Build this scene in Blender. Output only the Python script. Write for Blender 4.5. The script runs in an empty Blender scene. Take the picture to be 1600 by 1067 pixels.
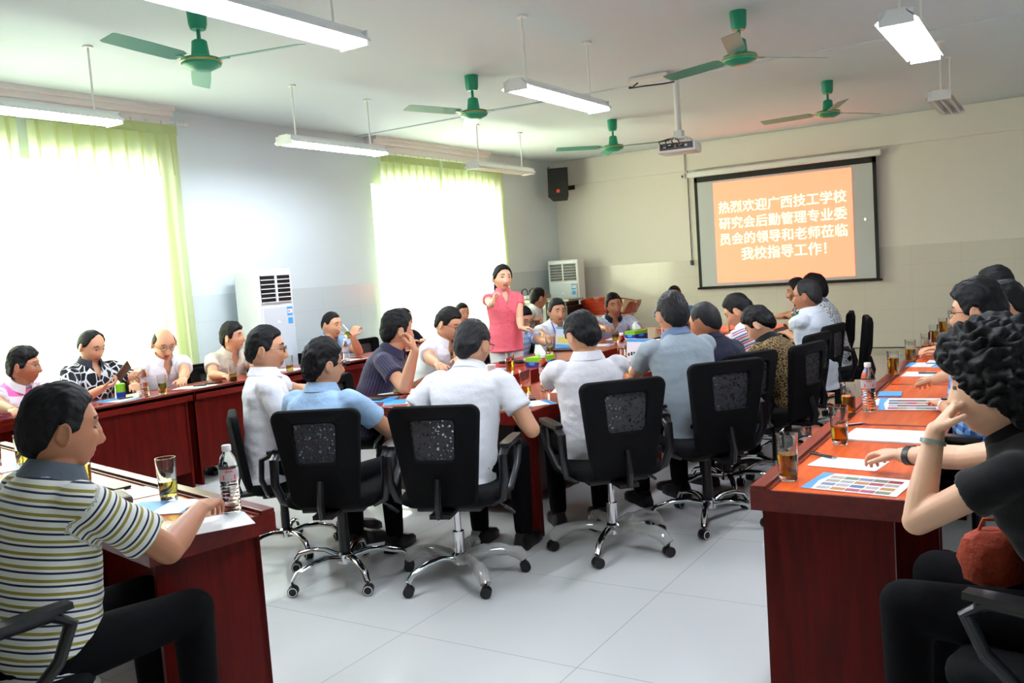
import bpy, bmesh, math, random
import numpy as np
from mathutils import Vector, Matrix, noise, Euler
random.seed(7)
PI = math.pi
C = bpy.context.scene.collection
# ------------------------------------------------------------------ camera
cam_d = bpy.data.cameras.new('camera'); cam = bpy.data.objects.new('camera', cam_d); C.objects.link(cam)
cam_d.sensor_width = 36.0; cam_d.lens = 31.03; cam_d.clip_start = 0.05
yaw, pit, rol = 0.5593077, -0.0798710, -0.0696459
cy, sy, cp, sp = math.cos(yaw), math.sin(yaw), math.cos(pit), math.sin(pit)
fw = Vector((-sy*cp, cy*cp, sp)); rt = Vector((cy, sy, 0)); up = rt.cross(fw)
r2 = rt*math.cos(rol) + up*math.sin(rol); u2 = -rt*math.sin(rol) + up*math.cos(rol)
cam.matrix_world = Matrix(((r2.x, u2.x, -fw.x, 0), (r2.y, u2.y, -fw.y, 0), (r2.z, u2.z, -fw.z, 1.5), (0, 0, 0, 1)))
sc = bpy.context.scene; sc.camera = cam
# ------------------------------------------------------------------ render look
sc.render.engine = 'CYCLES'
sc.cycles.use_denoising = True
sc.cycles.max_bounces = 9; sc.cycles.diffuse_bounces = 4; sc.cycles.glossy_bounces = 3
sc.cycles.transmission_bounces = 7; sc.cycles.transparent_max_bounces = 16
sc.cycles.caustics_reflective = False; sc.cycles.caustics_refractive = False
sc.cycles.sample_clamp_indirect = 6.0
vs = sc.view_settings; vs.view_transform = 'Standard'; vs.look = 'None'; vs.gamma = 1.0; vs.use_curve_mapping = False
vs.exposure = 0.64
# ------------------------------------------------------------------ world (bright overcast sky outside the windows)
W = bpy.data.worlds.new('sky'); sc.world = W; W.use_nodes = True
W.node_tree.nodes['Background'].inputs[0].default_value = (0.93, 0.97, 1.0, 1)
W.node_tree.nodes['Background'].inputs[1].default_value = 2.0
def area(name, loc, direction, sx, sy_, power, col):
    l = bpy.data.lights.new(name, 'AREA'); l.shape = 'RECTANGLE'; l.size = sx; l.size_y = sy_; l.energy = power; l.color = col
    o = bpy.data.objects.new(name, l); C.objects.link(o); o.location = loc
    o.rotation_euler = Vector(direction).to_track_quat('-Z', 'Y').to_euler()
    return o
XW, YB, ZC = -7.03, 12.9, 3.206
XR, YF = 1.55, -1.6
W1 = (2.75, 5.2); W2 = (8.28, 10.95); WZ = (0.78, 2.66)
area('daylight', (XW-0.42, 3.97, 1.74), (1, 0, 0), 2.45, 1.8, 165, (0.98, 1.0, 0.98))
area('daylight', (XW-0.42, 9.6, 1.74), (1, 0, 0), 2.67, 1.8, 270, (1.0, 1.0, 0.93))

# ------------------------------------------------------------------ materials
def L(c):  # sRGB 0-255 to linear
    return tuple(((x/255)/12.92 if x/255 <= 0.04045 else ((x/255+0.055)/1.055)**2.4) for x in c) + (1,)
MATS = {}
def mat(name, col, rough=0.5, metal=0.0, **k):
    if name in MATS: return MATS[name]
    m = bpy.data.materials.new(name); m.use_nodes = True; nt = m.node_tree; b = nt.nodes['Principled BSDF']
    b.inputs['Base Color'].default_value = L(col); b.inputs['Roughness'].default_value = rough; b.inputs['Metallic'].default_value = metal
    if 'spec' in k: b.inputs['Specular IOR Level'].default_value = k['spec']
    if 'trans' in k: b.inputs['Transmission Weight'].default_value = k['trans']
    if 'ior' in k: b.inputs['IOR'].default_value = k['ior']
    if 'sheen' in k: b.inputs['Sheen Weight'].default_value = k['sheen']
    if 'coat' in k: b.inputs['Coat Weight'].default_value = k['coat']; b.inputs['Coat Roughness'].default_value = k.get('coatr', 0.05)
    if 'sss' in k:
        b.inputs['Subsurface Weight'].default_value = k['sss']; b.inputs['Subsurface Radius'].default_value = (0.02, 0.007, 0.003); b.inputs['Subsurface Scale'].default_value = 0.4
    if 'emit' in k:
        b.inputs['Emission Color'].default_value = L(col); b.inputs['Emission Strength'].default_value = k['emit']
    if 'alpha' in k: b.inputs['Alpha'].default_value = k['alpha']
    if 'var' in k or 'bump' in k:
        tc = nt.nodes.new('ShaderNodeTexCoord'); n = nt.nodes.new('ShaderNodeTexNoise'); mp = nt.nodes.new('ShaderNodeMapping')
        nt.links.new(tc.outputs['Object'], mp.inputs[0]); nt.links.new(mp.outputs[0], n.inputs['Vector'])
        mp.inputs['Scale'].default_value = k.get('stretch', (1, 1, 1)); n.inputs['Scale'].default_value = k.get('nscale', 20); n.inputs['Detail'].default_value = 5
        if 'var' in k:
            mx = nt.nodes.new('ShaderNodeMix'); mx.data_type = 'RGBA'; mx.inputs[6].default_value = L(col); mx.inputs[7].default_value = L(k['var'])
            nt.links.new(n.outputs[0], mx.inputs[0]); nt.links.new(mx.outputs[2], b.inputs['Base Color'])
        if 'bump' in k:
            bp = nt.nodes.new('ShaderNodeBump'); bp.inputs['Strength'].default_value = k['bump']; bp.inputs['Distance'].default_value = k.get('bdist', 0.01)
            nt.links.new(n.outputs[0], bp.inputs['Height']); nt.links.new(bp.outputs[0], b.inputs['Normal'])
    MATS[name] = m
    return m
def N(m, t): return m.node_tree.nodes.new(t)
def lk(m, a, b): m.node_tree.links.new(a, b)
def bsdf(m): return m.node_tree.nodes['Principled BSDF']

def wood(name, c1, c2, rough=0.25, axis=1, coat=0.6, spec=.35):
    m = mat(name, c1, rough, coat=coat, coatr=0.06, spec=spec)
    tc = N(m, 'ShaderNodeTexCoord'); mp = N(m, 'ShaderNodeMapping'); s = [14, 14, 14]; s[axis] = 1.2; mp.inputs['Scale'].default_value = s
    n = N(m, 'ShaderNodeTexNoise'); n.inputs['Scale'].default_value = 2.5; n.inputs['Detail'].default_value = 8; n.inputs['Distortion'].default_value = 0.6
    mx = N(m, 'ShaderNodeMix'); mx.data_type = 'RGBA'; mx.inputs[6].default_value = L(c1); mx.inputs[7].default_value = L(c2)
    cr = N(m, 'ShaderNodeValToRGB'); cr.color_ramp.elements[0].position = 0.35; cr.color_ramp.elements[1].position = 0.7
    lk(m, tc.outputs['Object'], mp.inputs[0]); lk(m, mp.outputs[0], n.inputs['Vector']); lk(m, n.outputs[0], cr.inputs[0]); lk(m, cr.outputs[0], mx.inputs[0]); lk(m, mx.outputs[2], bsdf(m).inputs['Base Color'])
    return m
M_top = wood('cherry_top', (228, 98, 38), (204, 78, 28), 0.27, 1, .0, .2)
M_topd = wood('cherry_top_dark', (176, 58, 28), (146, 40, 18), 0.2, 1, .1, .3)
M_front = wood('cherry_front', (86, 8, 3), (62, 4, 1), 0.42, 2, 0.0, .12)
M_frontY = wood('cherry_front_y', (112, 24, 10), (82, 14, 6), 0.3, 1, 0.35)
M_edge = wood('cherry_edge', (104, 18, 9), (78, 10, 5), 0.28, 1, .1)
M_inlay = mat('inlay', (214, 176, 120), 0.4)
M_black = mat('black_fabric', (9, 9, 10), 0.9, spec=0.15, bump=0.3, nscale=260, bdist=0.002)
M_blackp = mat('black_plastic', (13, 13, 15), 0.42)
M_armp = mat('arm_plastic', (11, 11, 15), 0.34)
M_chrome = mat('chrome', (225, 226, 228), 0.08, 1.0)
M_whitep = mat('white_plastic', (228, 230, 228), 0.4)
M_paper = mat('paper', (236, 238, 240), 0.7)
M_white = mat('white_paint', (232, 232, 228), 0.5)
M_green = mat('fan_green', (22, 150, 112), 0.35)
M_blade = mat('fan_blade', (84, 158, 138), 0.4)
M_brass = mat('brass', (196, 176, 100), 0.3, 0.9)
M_tube = mat('tube_light', (238, 243, 255), 0.4, emit=68.0)
M_tubeoff = mat('tube_off', (214, 216, 206), 0.35)
M_glass = mat('clear_glass', (250, 252, 250), 0.02, trans=1.0, ior=1.42)
M_pet = mat('clear_pet', (245, 248, 250), 0.04, trans=1.0, ior=1.2)
M_tea = mat('tea', (236, 190, 50), 0.03, trans=0.8, ior=1.25)
M_tea2 = mat('pale_tea', (232, 216, 96), 0.03, trans=0.8, ior=1.25)
M_red = mat('label_red', (216, 30, 44), 0.5)
M_blue = mat('blue_print', (70, 160, 222), 0.5)
M_darkblue = mat('dark_blue', (20, 40, 150), 0.5)
M_lime = mat('lime', (130, 196, 30), 0.5)
M_dark = mat('dark_item', (16, 16, 20), 0.35)
M_brownl = mat('brown_leather', (70, 42, 26), 0.5)
M_steel = mat('steel', (150, 152, 154), 0.3, 1.0)
M_alu = mat('aluminium', (190, 192, 190), 0.35, 0.6)

def glass_pane():
    m = bpy.data.materials.new('window_glass'); m.use_nodes = True; nt = m.node_tree; nt.nodes.clear()
    o = nt.nodes.new('ShaderNodeOutputMaterial'); t = nt.nodes.new('ShaderNodeBsdfTransparent'); g = nt.nodes.new('ShaderNodeBsdfGlossy'); mx = nt.nodes.new('ShaderNodeMixShader')
    g.inputs['Roughness'].default_value = 0.02; mx.inputs[0].default_value = 0.06; t.inputs[0].default_value = (0.95, 0.98, 0.96, 1)
    nt.links.new(t.outputs[0], mx.inputs[1]); nt.links.new(g.outputs[0], mx.inputs[2]); nt.links.new(mx.outputs[0], o.inputs[0])
    return m
M_pane = glass_pane()
def curtain_mat():
    m = bpy.data.materials.new('green_curtain'); m.use_nodes = True; nt = m.node_tree; nt.nodes.clear()
    o = nt.nodes.new('ShaderNodeOutputMaterial'); d = nt.nodes.new('ShaderNodeBsdfDiffuse'); t = nt.nodes.new('ShaderNodeBsdfTranslucent'); mx = nt.nodes.new('ShaderNodeMixShader')
    d.inputs[0].default_value = L((196, 214, 120)); t.inputs[0].default_value = L((242, 241, 222)); mx.inputs[0].default_value = 0.62
    nt.links.new(d.outputs[0], mx.inputs[1]); nt.links.new(t.outputs[0], mx.inputs[2]); nt.links.new(mx.outputs[0], o.inputs[0])
    return m
M_curtain = curtain_mat()

def tiled(name, base, grout, size, offs, rough, gw=0.004, paint=None, zline=None, prough=0.8, axes='XY', spec=0.5):
    """rectangular tiles drawn from world position; above zline plain paint"""
    m = mat(name, base, rough, spec=spec)
    geo = N(m, 'ShaderNodeNewGeometry'); sep = N(m, 'ShaderNodeSeparateXYZ'); lk(m, geo.outputs['Position'], sep.inputs[0])
    def line(sock, s, o):
        a = N(m, 'ShaderNodeMath'); a.operation = 'ADD'; a.inputs[1].default_value = -o+100*s; lk(m, sock, a.inputs[0])
        b = N(m, 'ShaderNodeMath'); b.operation = 'MODULO'; b.inputs[1].default_value = s; lk(m, a.outputs[0], b.inputs[0])
        c = N(m, 'ShaderNodeMath'); c.operation = 'LESS_THAN'; c.inputs[1].default_value = gw; lk(m, b.outputs[0], c.inputs[0])
        return c.outputs[0]
    la = line(sep.outputs[axes[0]], size[0], offs[0]); lb = line(sep.outputs[axes[1]], size[1], offs[1])
    mxx = N(m, 'ShaderNodeMath'); mxx.operation = 'MAXIMUM'; lk(m, la, mxx.inputs[0]); lk(m, lb, mxx.inputs[1])
    mx = N(m, 'ShaderNodeMix'); mx.data_type = 'RGBA'; mx.inputs[6].default_value = L(base); mx.inputs[7].default_value = L(grout); lk(m, mxx.outputs[0], mx.inputs[0])
    out = mx.outputs[2]
    if zline is not None:
        gt = N(m, 'ShaderNodeMath'); gt.operation = 'GREATER_THAN'; gt.inputs[1].default_value = zline; lk(m, sep.outputs['Z'], gt.inputs[0])
        m2 = N(m, 'ShaderNodeMix'); m2.data_type = 'RGBA'; lk(m, gt.outputs[0], m2.inputs[0]); lk(m, out, m2.inputs[6]); m2.inputs[7].default_value = L(paint); out = m2.outputs[2]
        r = N(m, 'ShaderNodeMath'); r.operation = 'MULTIPLY_ADD'; r.inputs[1].default_value = prough-rough; r.inputs[2].default_value = rough; lk(m, gt.outputs[0], r.inputs[0]); lk(m, r.outputs[0], bsdf(m).inputs['Roughness'])
    lk(m, out, bsdf(m).inputs['Base Color'])
    return m
M_floor = tiled('floor_tiles', (214, 216, 214), (172, 174, 172), (0.83, 0.83), (-0.74, 0.31), 0.09, 0.004)
M_wall = tiled('wall_left_paint', (206, 218, 222), (196, 202, 206), (0.6, 0.3), (0.1, 0.01), 0.14, 0.004, (216, 228, 232), 1.47, axes='YZ')
M_wallb = tiled('wall_back_paint', (222, 216, 204), (208, 202, 180), (0.6, 0.3), (0.1, 0.01), 0.14, 0.004, (234, 228, 218), 1.47, axes='XZ')
M_ceil = mat('ceiling_paint', (208, 220, 226), 0.9, spec=0.1)
M_cornice = mat('cornice_paint', (232, 228, 226), 0.7)

# ------------------------------------------------------------------ geometry helpers
class G:
    def __init__(s): s.v = []; s.f = []; s.m = []
    def add(s, vs_, fs, mi=0):
        n = len(s.v); s.v.extend([tuple(p) for p in vs_]); s.f.extend([tuple(i+n for i in f) for f in fs]); s.m.extend([mi]*len(fs)); return s
    def box(s, c, d, R=None, mi=0, bev=0.0):
        hx, hy, hz = d[0]/2, d[1]/2, d[2]/2
        if bev > 0:
            b = min(bev, hx*.9, hy*.9, hz*.9); bm = bmesh.new(); bmesh.ops.create_cube(bm, size=1.0)
            for q in bm.verts: q.co = Vector((q.co.x*d[0], q.co.y*d[1], q.co.z*d[2]))
            bmesh.ops.bevel(bm, geom=bm.edges[:], offset=b, segments=2, affect='EDGES', profile=0.6)
            P = [q.co.copy() for q in bm.verts]; bm.verts.index_update(); F = [[q.index for q in f.verts] for f in bm.faces]; bm.free()
        else:
            P = [Vector((x*hx, y*hy, z*hz)) for z in (-1, 1) for y in (-1, 1) for x in (-1, 1)]
            F = [(0, 2, 3, 1), (4, 5, 7, 6), (0, 1, 5, 4), (2, 6, 7, 3), (0, 4, 6, 2), (1, 3, 7, 5)]
        if R is not None: P = [R @ p for p in P]
        c = Vector(c); return s.add([p+c for p in P], F, mi)
    def b2(s, a, b, mi=0, bev=0.0):
        return s.box([(a[i]+b[i])/2 for i in range(3)], [abs(b[i]-a[i]) for i in range(3)], None, mi, bev)
    def loft(s, rings, closed=True, cap=True, mi=0):
        n = len(rings[0]); P = [p for r in rings for p in r]; F = []
        for i in range(len(rings)-1):
            for j in range(n if closed else n-1):
                k = (j+1) % n; F.append((i*n+j, i*n+k, (i+1)*n+k, (i+1)*n+j))
        if cap:
            F.append(tuple(range(n-1, -1, -1))); F.append(tuple((len(rings)-1)*n+j for j in range(n)))
        return s.add(P, F, mi)
    def tube(s, pts, r, n=8, mi=0, flat=1.0):
        pts = [Vector(p) for p in pts]; rr = r if isinstance(r, (list, tuple)) else [r]*len(pts)
        rings = []; ref = None
        for i, p in enumerate(pts):
            t = (pts[min(i+1, len(pts)-1)]-pts[max(i-1, 0)]).normalized()
            if ref is None: ref = Vector((0, 0, 1)) if abs(t.z) < 0.9 else Vector((1, 0, 0))
            a = t.cross(ref).normalized(); b = a.cross(t).normalized(); ref = b
            rings.append([p+(a*math.cos(2*PI*k/n)+b*math.sin(2*PI*k/n)*flat)*rr[i] for k in range(n)])
        return s.loft(rings, mi=mi)
    def cap(s, p1, p2, r1, r2, n=14, mi=0):
        p1, p2 = Vector(p1), Vector(p2); t = (p2-p1); Ln = t.length; t = t/max(Ln, 1e-6)
        pts = []; rad = []
        for k in range(5): a = PI/2*(1-k/4)*0.98; pts.append(p1-t*math.sin(a)*r1); rad.append(r1*math.cos(a))
        pts.append(p1+(p2-p1)*0.5); rad.append((r1+r2)/2)
        for k in range(5): a = PI/2*(k/4)*0.98; pts.append(p2+t*math.sin(a)*r2); rad.append(r2*math.cos(a))
        a = t.orthogonal().normalized(); b = t.cross(a)
        return s.loft([[p+(a*math.cos(2*PI*k/n)+b*math.sin(2*PI*k/n))*q for k in range(n)] for p, q in zip(pts, rad)], mi=mi)
    def ell(s, c, r, R=None, n=16, m=10, mi=0):
        c = Vector(c); rings = []
        for i in range(m+1):
            a = -PI/2+PI*i/m; a = max(-PI/2+0.02, min(PI/2-0.02, a))
            ring = []
            for k in range(n):
                p = Vector((math.cos(a)*math.cos(2*PI*k/n)*r[0], math.cos(a)*math.sin(2*PI*k/n)*r[1], math.sin(a)*r[2]))
                ring.append(c+(R @ p if R is not None else p))
            rings.append(ring)
        return s.loft(rings, mi=mi)
    def lathe(s, prof, n=20, c=(0, 0, 0), R=None, mi=0, cap=True):
        c = Vector(c); rings = []
        for r, z in prof:
            ring = [Vector((r*math.cos(2*PI*k/n), r*math.sin(2*PI*k/n), z)) for k in range(n)]
            rings.append([c+(R @ p if R is not None else p) for p in ring])
        return s.loft(rings, cap=cap, mi=mi)
    def prism(s, poly, z0, z1, mi=0):
        n = len(poly); P = [(x, y, z0) for x, y in poly]+[(x, y, z1) for x, y in poly]
        F = [tuple(range(n-1, -1, -1)), tuple(range(n, 2*n))]+[(i, (i+1) % n, n+(i+1) % n, n+i) for i in range(n)]
        return s.add(P, F, mi)
    def xf(s, M): s.v = [tuple(M @ Vector(p)) for p in s.v]; return s
    def mesh(s, name):
        me = bpy.data.meshes.new(name); me.from_pydata(s.v, [], s.f); me.update(); return me
def obj(name, g, m, parent=None, smooth=False, fix=True, loc=None, rotz=0):
    me = g.mesh(name)
    for q in (m if isinstance(m, (list, tuple)) else [m]): me.materials.append(q)
    if any(g.m): me.polygons.foreach_set('material_index', g.m)
    if fix:
        bm = bmesh.new(); bm.from_mesh(me); bmesh.ops.recalc_face_normals(bm, faces=bm.faces[:]); bm.to_mesh(me); bm.free()
    if smooth:
        me.polygons.foreach_set('use_smooth', [True]*len(me.polygons))
        try: me.set_sharp_from_angle(angle=math.radians(40))
        except Exception: pass
    o = bpy.data.objects.new(name, me); C.objects.link(o)
    if parent is not None: o.parent = parent
    if loc is not None: o.location = loc
    if rotz: o.rotation_euler = (0, 0, rotz)
    return o
def thing(name, label, cat, loc=(0, 0, 0), rotz=0, group=None):
    o = bpy.data.objects.new(name, None); C.objects.link(o); o.location = loc; o.rotation_euler = (0, 0, rotz); o.empty_display_size = 0.1
    return tag(o, label, cat, group)
def tag(o, label, cat, group=None):
    o['label'] = label; o['category'] = cat
    if group: o['group'] = group
    return o
def struct(name, g, m, parent=None, smooth=False):
    o = obj(name, g, m, parent, smooth)
    if parent is None: o['kind'] = 'structure'
    return o
def dup(root, loc=None, rotz=None, label=None, group=None):
    def cp_(o, par):
        c = o.copy(); C.objects.link(c)
        if par is not None: c.parent = par
        for ch in list(o.children): cp_(ch, c)
        return c
    r = cp_(root, None)
    if loc is not None: r.location = loc
    if rotz is not None: r.rotation_euler = (0, 0, rotz)
    if label: r['label'] = label
    if group: r['group'] = group
    return r
def Rz(a): return Matrix.Rotation(a, 3, 'Z')
def Rx(a): return Matrix.Rotation(a, 3, 'X')
def Ry(a): return Matrix.Rotation(a, 3, 'Y')

# ================================================================== THE ROOM
struct('floor', G().b2((XW-.3, YF-.3, -.1), (XR+.3, YB+.3, 0)), M_floor)
struct('ceiling', G().b2((XW-.3, YF-.3, ZC), (XR+.3, YB+.3, ZC+.15)), M_ceil)
g = G(); x0, x1 = XW-.24, XW
ys = [YF-.3, W1[0], W1[1], W2[0], W2[1], YB+.3]
for a, b in ((0, 1), (2, 3), (4, 5)): g.b2((x0, ys[a], 0), (x1, ys[b], ZC))
for w in (W1, W2): g.b2((x0, w[0], 0), (x1, w[1], WZ[0])); g.b2((x0, w[0], WZ[1]), (x1, w[1], ZC))
struct('wall_left', g, M_wall)
struct('wall_back', G().b2((XW, YB, 0), (XR+.3, YB+.24, ZC)), M_wallb)
struct('wall_right', G().b2((XR, YF, 0), (XR+.24, YB, ZC)), M_wall)
struct('wall_front', G().b2((XW, YF-.24, 0), (XR, YF, ZC)), M_wallb)
struct('trim_1', G().b2((XW, YB-.035, 2.81), (XR, YB, ZC), bev=0.008), M_wallb)           # shallow beam over the screen wall
struct('trim_2', G().b2((XW, 8.08, ZC-.012), (XR, 8.13, ZC)), M_ceil)                      # joint across the ceiling
for i, (a, b) in enumerate(((1.0, 5.42), (8.22, 10.72))):
    gg = G().b2((XW, a, 3.03), (XW+.10, b, ZC)); gg.b2((XW+.10, a, 3.12), (XW+.15, b, ZC)); gg.b2((XW+.15, a, 3.165), (XW+.19, b, ZC))
    struct('trim_%d' % (i+3), gg, M_cornice)
M_base = mat('skirting', (196, 190, 170), 0.3)
struct('baseboard_back', G().b2((XW, YB-.015, 0), (XR, YB, .09)).b2((XW, YB-.018, .09), (XR, YB, .102), mi=1), [M_base, M_dark])
struct('baseboard_left', G().b2((XW, YF, 0), (XW+.015, YB, .09)).b2((XW, YF, .09), (XW+.018, YB, .102), mi=1), [M_base, M_dark])
# windows: frame with a transom and mullions, one pane object each
for i, w in enumerate((W1, W2)):
    fr = G(); y0, y1 = w; z0, z1 = WZ; X0, X1 = XW-.16, XW-.10
    for a, b in ((y0, y0+.05), (y1-.05, y1), ((y0+y1)/2-.03, (y0+y1)/2+.03), (y0+.62, y0+.655), (y1-.655, y1-.62)): fr.b2((X0, a, z0), (X1, b, z1))
    for a, b in ((z0, z0+.05), (z1-.05, z1), (2.28, 2.34)): fr.b2((X0-.003, y0, a), (X1+.003, y1, b))
    f = struct('window_%d' % (i+1), fr, M_whitep)
    p = obj('pane', G().b2((XW-.135, y0+.04, z0+.04), (XW-.13, y1-.04, z1-.04)), M_pane, f)
    s = obj('window_sill', G().b2((XW-.10, y0, z0-.03), (XW+.03, y1, z0+.0), bev=.006), M_whitep, f)

# curtains with pleated heads, hung from rods by hooks
def curtain(y0, y1, ztop, zbot, npl, label, swing=0.0, seed=0, amp=0.03):
    rnd = random.Random(seed); nx, nz = npl*14, 40
    P = []; F = []
    ph = [rnd.uniform(-.5, .5) for _ in range(npl+2)]
    for j in range(nz+1):
        t = j/nz
        for i in range(nx+1):
            u = i/nx; k = u*npl
            w = math.sin(2*PI*k+ph[int(k)]*t)*(0.4+0.6*t)
            pinch = abs(math.sin(PI*k))
            x = XW+.105+amp*w*(.35+.65*min(1, t*3))+0.008*math.sin(7*u+5*t+seed)
            if t < .05: x = XW+.105+.012*pinch
            y = y0+(y1-y0)*u + 0.012*math.sin(2*PI*k*2+seed)*t + swing*t*(1-u)
            P.append((x, y, ztop+(zbot-ztop)*t))
    for j in range(nz):
        for i in range(nx): a = j*(nx+1)+i; F.append((a, a+1, a+nx+2, a+nx+1))
    gg = G(); gg.add(P, F)
    for k in range(npl):     # stitched pleats: a second layer of cloth under every hook
        yc = y0+(y1-y0)*(k+.5)/npl; hh = .34+.10*rnd.random()
        rows = [[(XW+.128, yc-w_, ztop-.085-hh*q), (XW+.140, yc, ztop-.085-hh*q), (XW+.128, yc+w_, ztop-.085-hh*q)] for q, w_ in ((0, .022), (.4, .016), (1, .003))]
        gg.loft(rows, closed=False, cap=False)
    r = thing('curtain', label, 'curtain', (XW+.1, (y0+y1)/2, 0))
    M = Matrix.Translation((-(XW+.1), -(y0+y1)/2, 0)); gg.xf(M)
    obj('curtain_cloth', gg, M_curtain, r, True, fix=False)
    h = G()
    for j, P_ in enumerate(P[:nx+1]):
        pass
    hb = G(); rows = []
    for (z, th) in ((ztop+.004, 0), (ztop-.085, 0)):
        rows.append([(XW+.118+.012*abs(math.sin(PI*i/nx*npl)), y0+(y1-y0)*i/nx, z) for i in range(nx+1)])
    hb.loft(rows, closed=False, cap=False); hb.xf(M); obj('heading_tape', hb, mat('curtain_heading', (178, 194, 134), 0.9), r, True, fix=False)
    for k in range(npl+1):
        y = y0+(y1-y0)*k/npl
        h = G().tube([(XW+.11, y, ztop-.01), (XW+.115, y, ztop+.03), (XW+.085, y, ztop+.045)], .004, 5); h.xf(M); obj('hook', h, M_alu, r)
    return r
curtain(2.55, 3.98, 3.04, .62, 9, 'pale green curtain at the far left edge of the near window', 0, 1)
curtain(4.06, 5.47, 3.04, .60, 9, 'wide pale green curtain behind the bald man in white', 0, 2)
curtain(8.36, 9.56, 3.0, .66, 8, 'pale green curtain left of the standing woman, left half of the far window', 0.0, 3)
curtain(9.62, 11.12, 3.0, .66, 9, 'pale green curtain right behind the standing woman, right half of the far window', 0, 4)
for a, b, l in ((2.4, 5.6, 'white curtain rod over the near window'), (8.3, 11.25, 'white curtain rod over the far window')):
    gg = G().tube([(0, a, 0), (0, b, 0)], .014, 10).ell((0, a, 0), (.024, .03, .024)).ell((0, b, 0), (.024, .03, .024))
    for y in (a+.2, (a+b)/2, b-.2): gg.tube([(-.085, y, 0), (0, y, 0)], .008, 6)
    o = obj('curtain_rod', gg, M_whitep, smooth=True, loc=(XW+.085, 0, 3.075)); tag(o, l, 'curtain rod')

# ================================================================== FANS
def make_fan():
    r = thing('ceiling_fan', '', 'ceiling fan')
    obj('canopy', G().lathe([(.045, 0), (.06, 0), (.055, -.1), (.045, -.13), (.02, -.13)], 20), M_green, r, True)
    obj('downrod', G().tube([(0, 0, -.1), (0, 0, -.24)], .012, 10), M_green, r, True)
    obj('motor', G().lathe([(.03, -.19), (.045, -.2), (.055, -.285), (.06, -.29), (.115, -.305), (.122, -.325), (.115, -.345), (.06, -.372), (.02, -.375)], 28), M_green, r, True)
    obj('trim_ring', G().lathe([(.117, -.315), (.125, -.32), (.125, -.327), (.117, -.332)], 28), M_brass, r, True)
    return r
def add_blades(r, angs):
    for a in angs:
        R = Rz(a); T = Matrix.Rotation(math.radians(13), 3, 'X')
        g = G(); P = []; xs = [(.16, .045), (.2, .06), (.45, .062), (.68, .058), (.7, .05)]
        rings = []
        for x, w in xs: rings.append([R @ (Vector((x, 0, -.318))+(T @ Vector((0, q[0], q[1])))) for q in ((-w, -.0015), (w, -.0015), (w, .0015), (-w, .0015))])
        g.loft(rings); b = obj('blade', g, M_blade, r)
        obj('bracket', G().box(R @ Vector((.145, 0, -.32)), (.1, .035, .006), R), M_green, r)
    return r
fans = [((-4.39, 3.70), [-82, 13, 141], 'green ceiling fan nearest the camera, left of the long lit tube'),
        ((-4.31, 6.52), [-108, 5, 128], 'green ceiling fan behind the middle lit tube fixture'),
        ((-4.51, 9.79), [17, -140, 125], 'green ceiling fan left of the projector, above the loudspeaker side'),
        ((-1.90, 6.33), [49, 158, -78], 'green ceiling fan nearest the upper right lit tubes'),
        ((-2.00, 9.61), [57, 175, -67], 'green ceiling fan above the projection screen')]
for (x, y), an, lb in fans:
    f = make_fan(); f.location = (x, y, ZC); f['label'] = lb; f['group'] = 'green ceiling fans'; add_blades(f, [math.radians(q) for q in an])

# ================================================================== TUBE FIXTURES
def fixture(x, y0, y1, lit, label, z=2.72, rods=None, nt=3):
    r = thing('tube_light_fixture', label, 'ceiling light', (x, (y0+y1)/2, z), 0, 'hanging tube light fixtures')
    h = (y1-y0)/2; w = .11
    # reflector: shallow trough opening downward
    prof = [(-w, -.012), (-w+.01, -.004), (-.06, .028), (-.05, .045), (.05, .045), (.06, .028), (w-.01, -.004), (w, -.012), (w, -.006), (.06, .036), (.052, .055), (-.052, .055), (-.06, .036), (-w, -.006)]
    g = G(); g.loft([[(px, yy, pz) for px, pz in prof] for yy in (-h, h)]); obj('reflector', g, M_whitep, r)
    for px in ((-.065, 0, .065) if nt == 3 else (-.04, .04)):
        obj('tube', G().tube([(px, -h+.02, -.012), (px, h-.02, -.012)], .013, 10), M_tube if lit else M_tubeoff, r, True)
    for e in (-1, 1):
        g = G(); g.b2((-w+.02, e*(h-.012), -.03), (w-.02, e*h, .045)); obj('end_cap', g, M_whitep, r)
    for yy in (rods or (-h+.15, h-.15)):
        g = G().tube([(0, yy, .05), (0, yy, ZC-z)], .0075, 8).lathe([(.0, ZC-z-.012), (.035, ZC-z-.012), (.035, ZC-z)], 14, (0, yy, 0)); obj('rod', g, M_white, r, True)
    return r
fixture(-5.55, 2.62, 3.89, True, 'lit tube fixture at the left edge in front of the near curtain')
fixture(-5.55, 5.46, 6.73, True, 'lit tube fixture hanging before the bare wall between the windows')
fixture(-5.70, 8.51, 9.78, False, 'unlit tube fixture hanging before the far curtains')
fixture(-3.06, 2.33, 3.57, True, 'long lit tube fixture at the top edge over the nearest fan')
fixture(-3.06, 5.15, 6.42, True, 'lit tube fixture in the middle of the ceiling, left of the projector')
fixture(-0.74, 5.35, 6.60, True, 'lit three tube fixture at the upper right')
fixture(-0.85, 8.45, 9.55, False, 'unlit tube fixture at the right above the screen wall')
fixture(-0.85, 2.2, 3.45, True, 'added out of view tube fixture over the right desk row, near the camera')  # out of view, added to brighten the floor and desk tops
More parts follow.
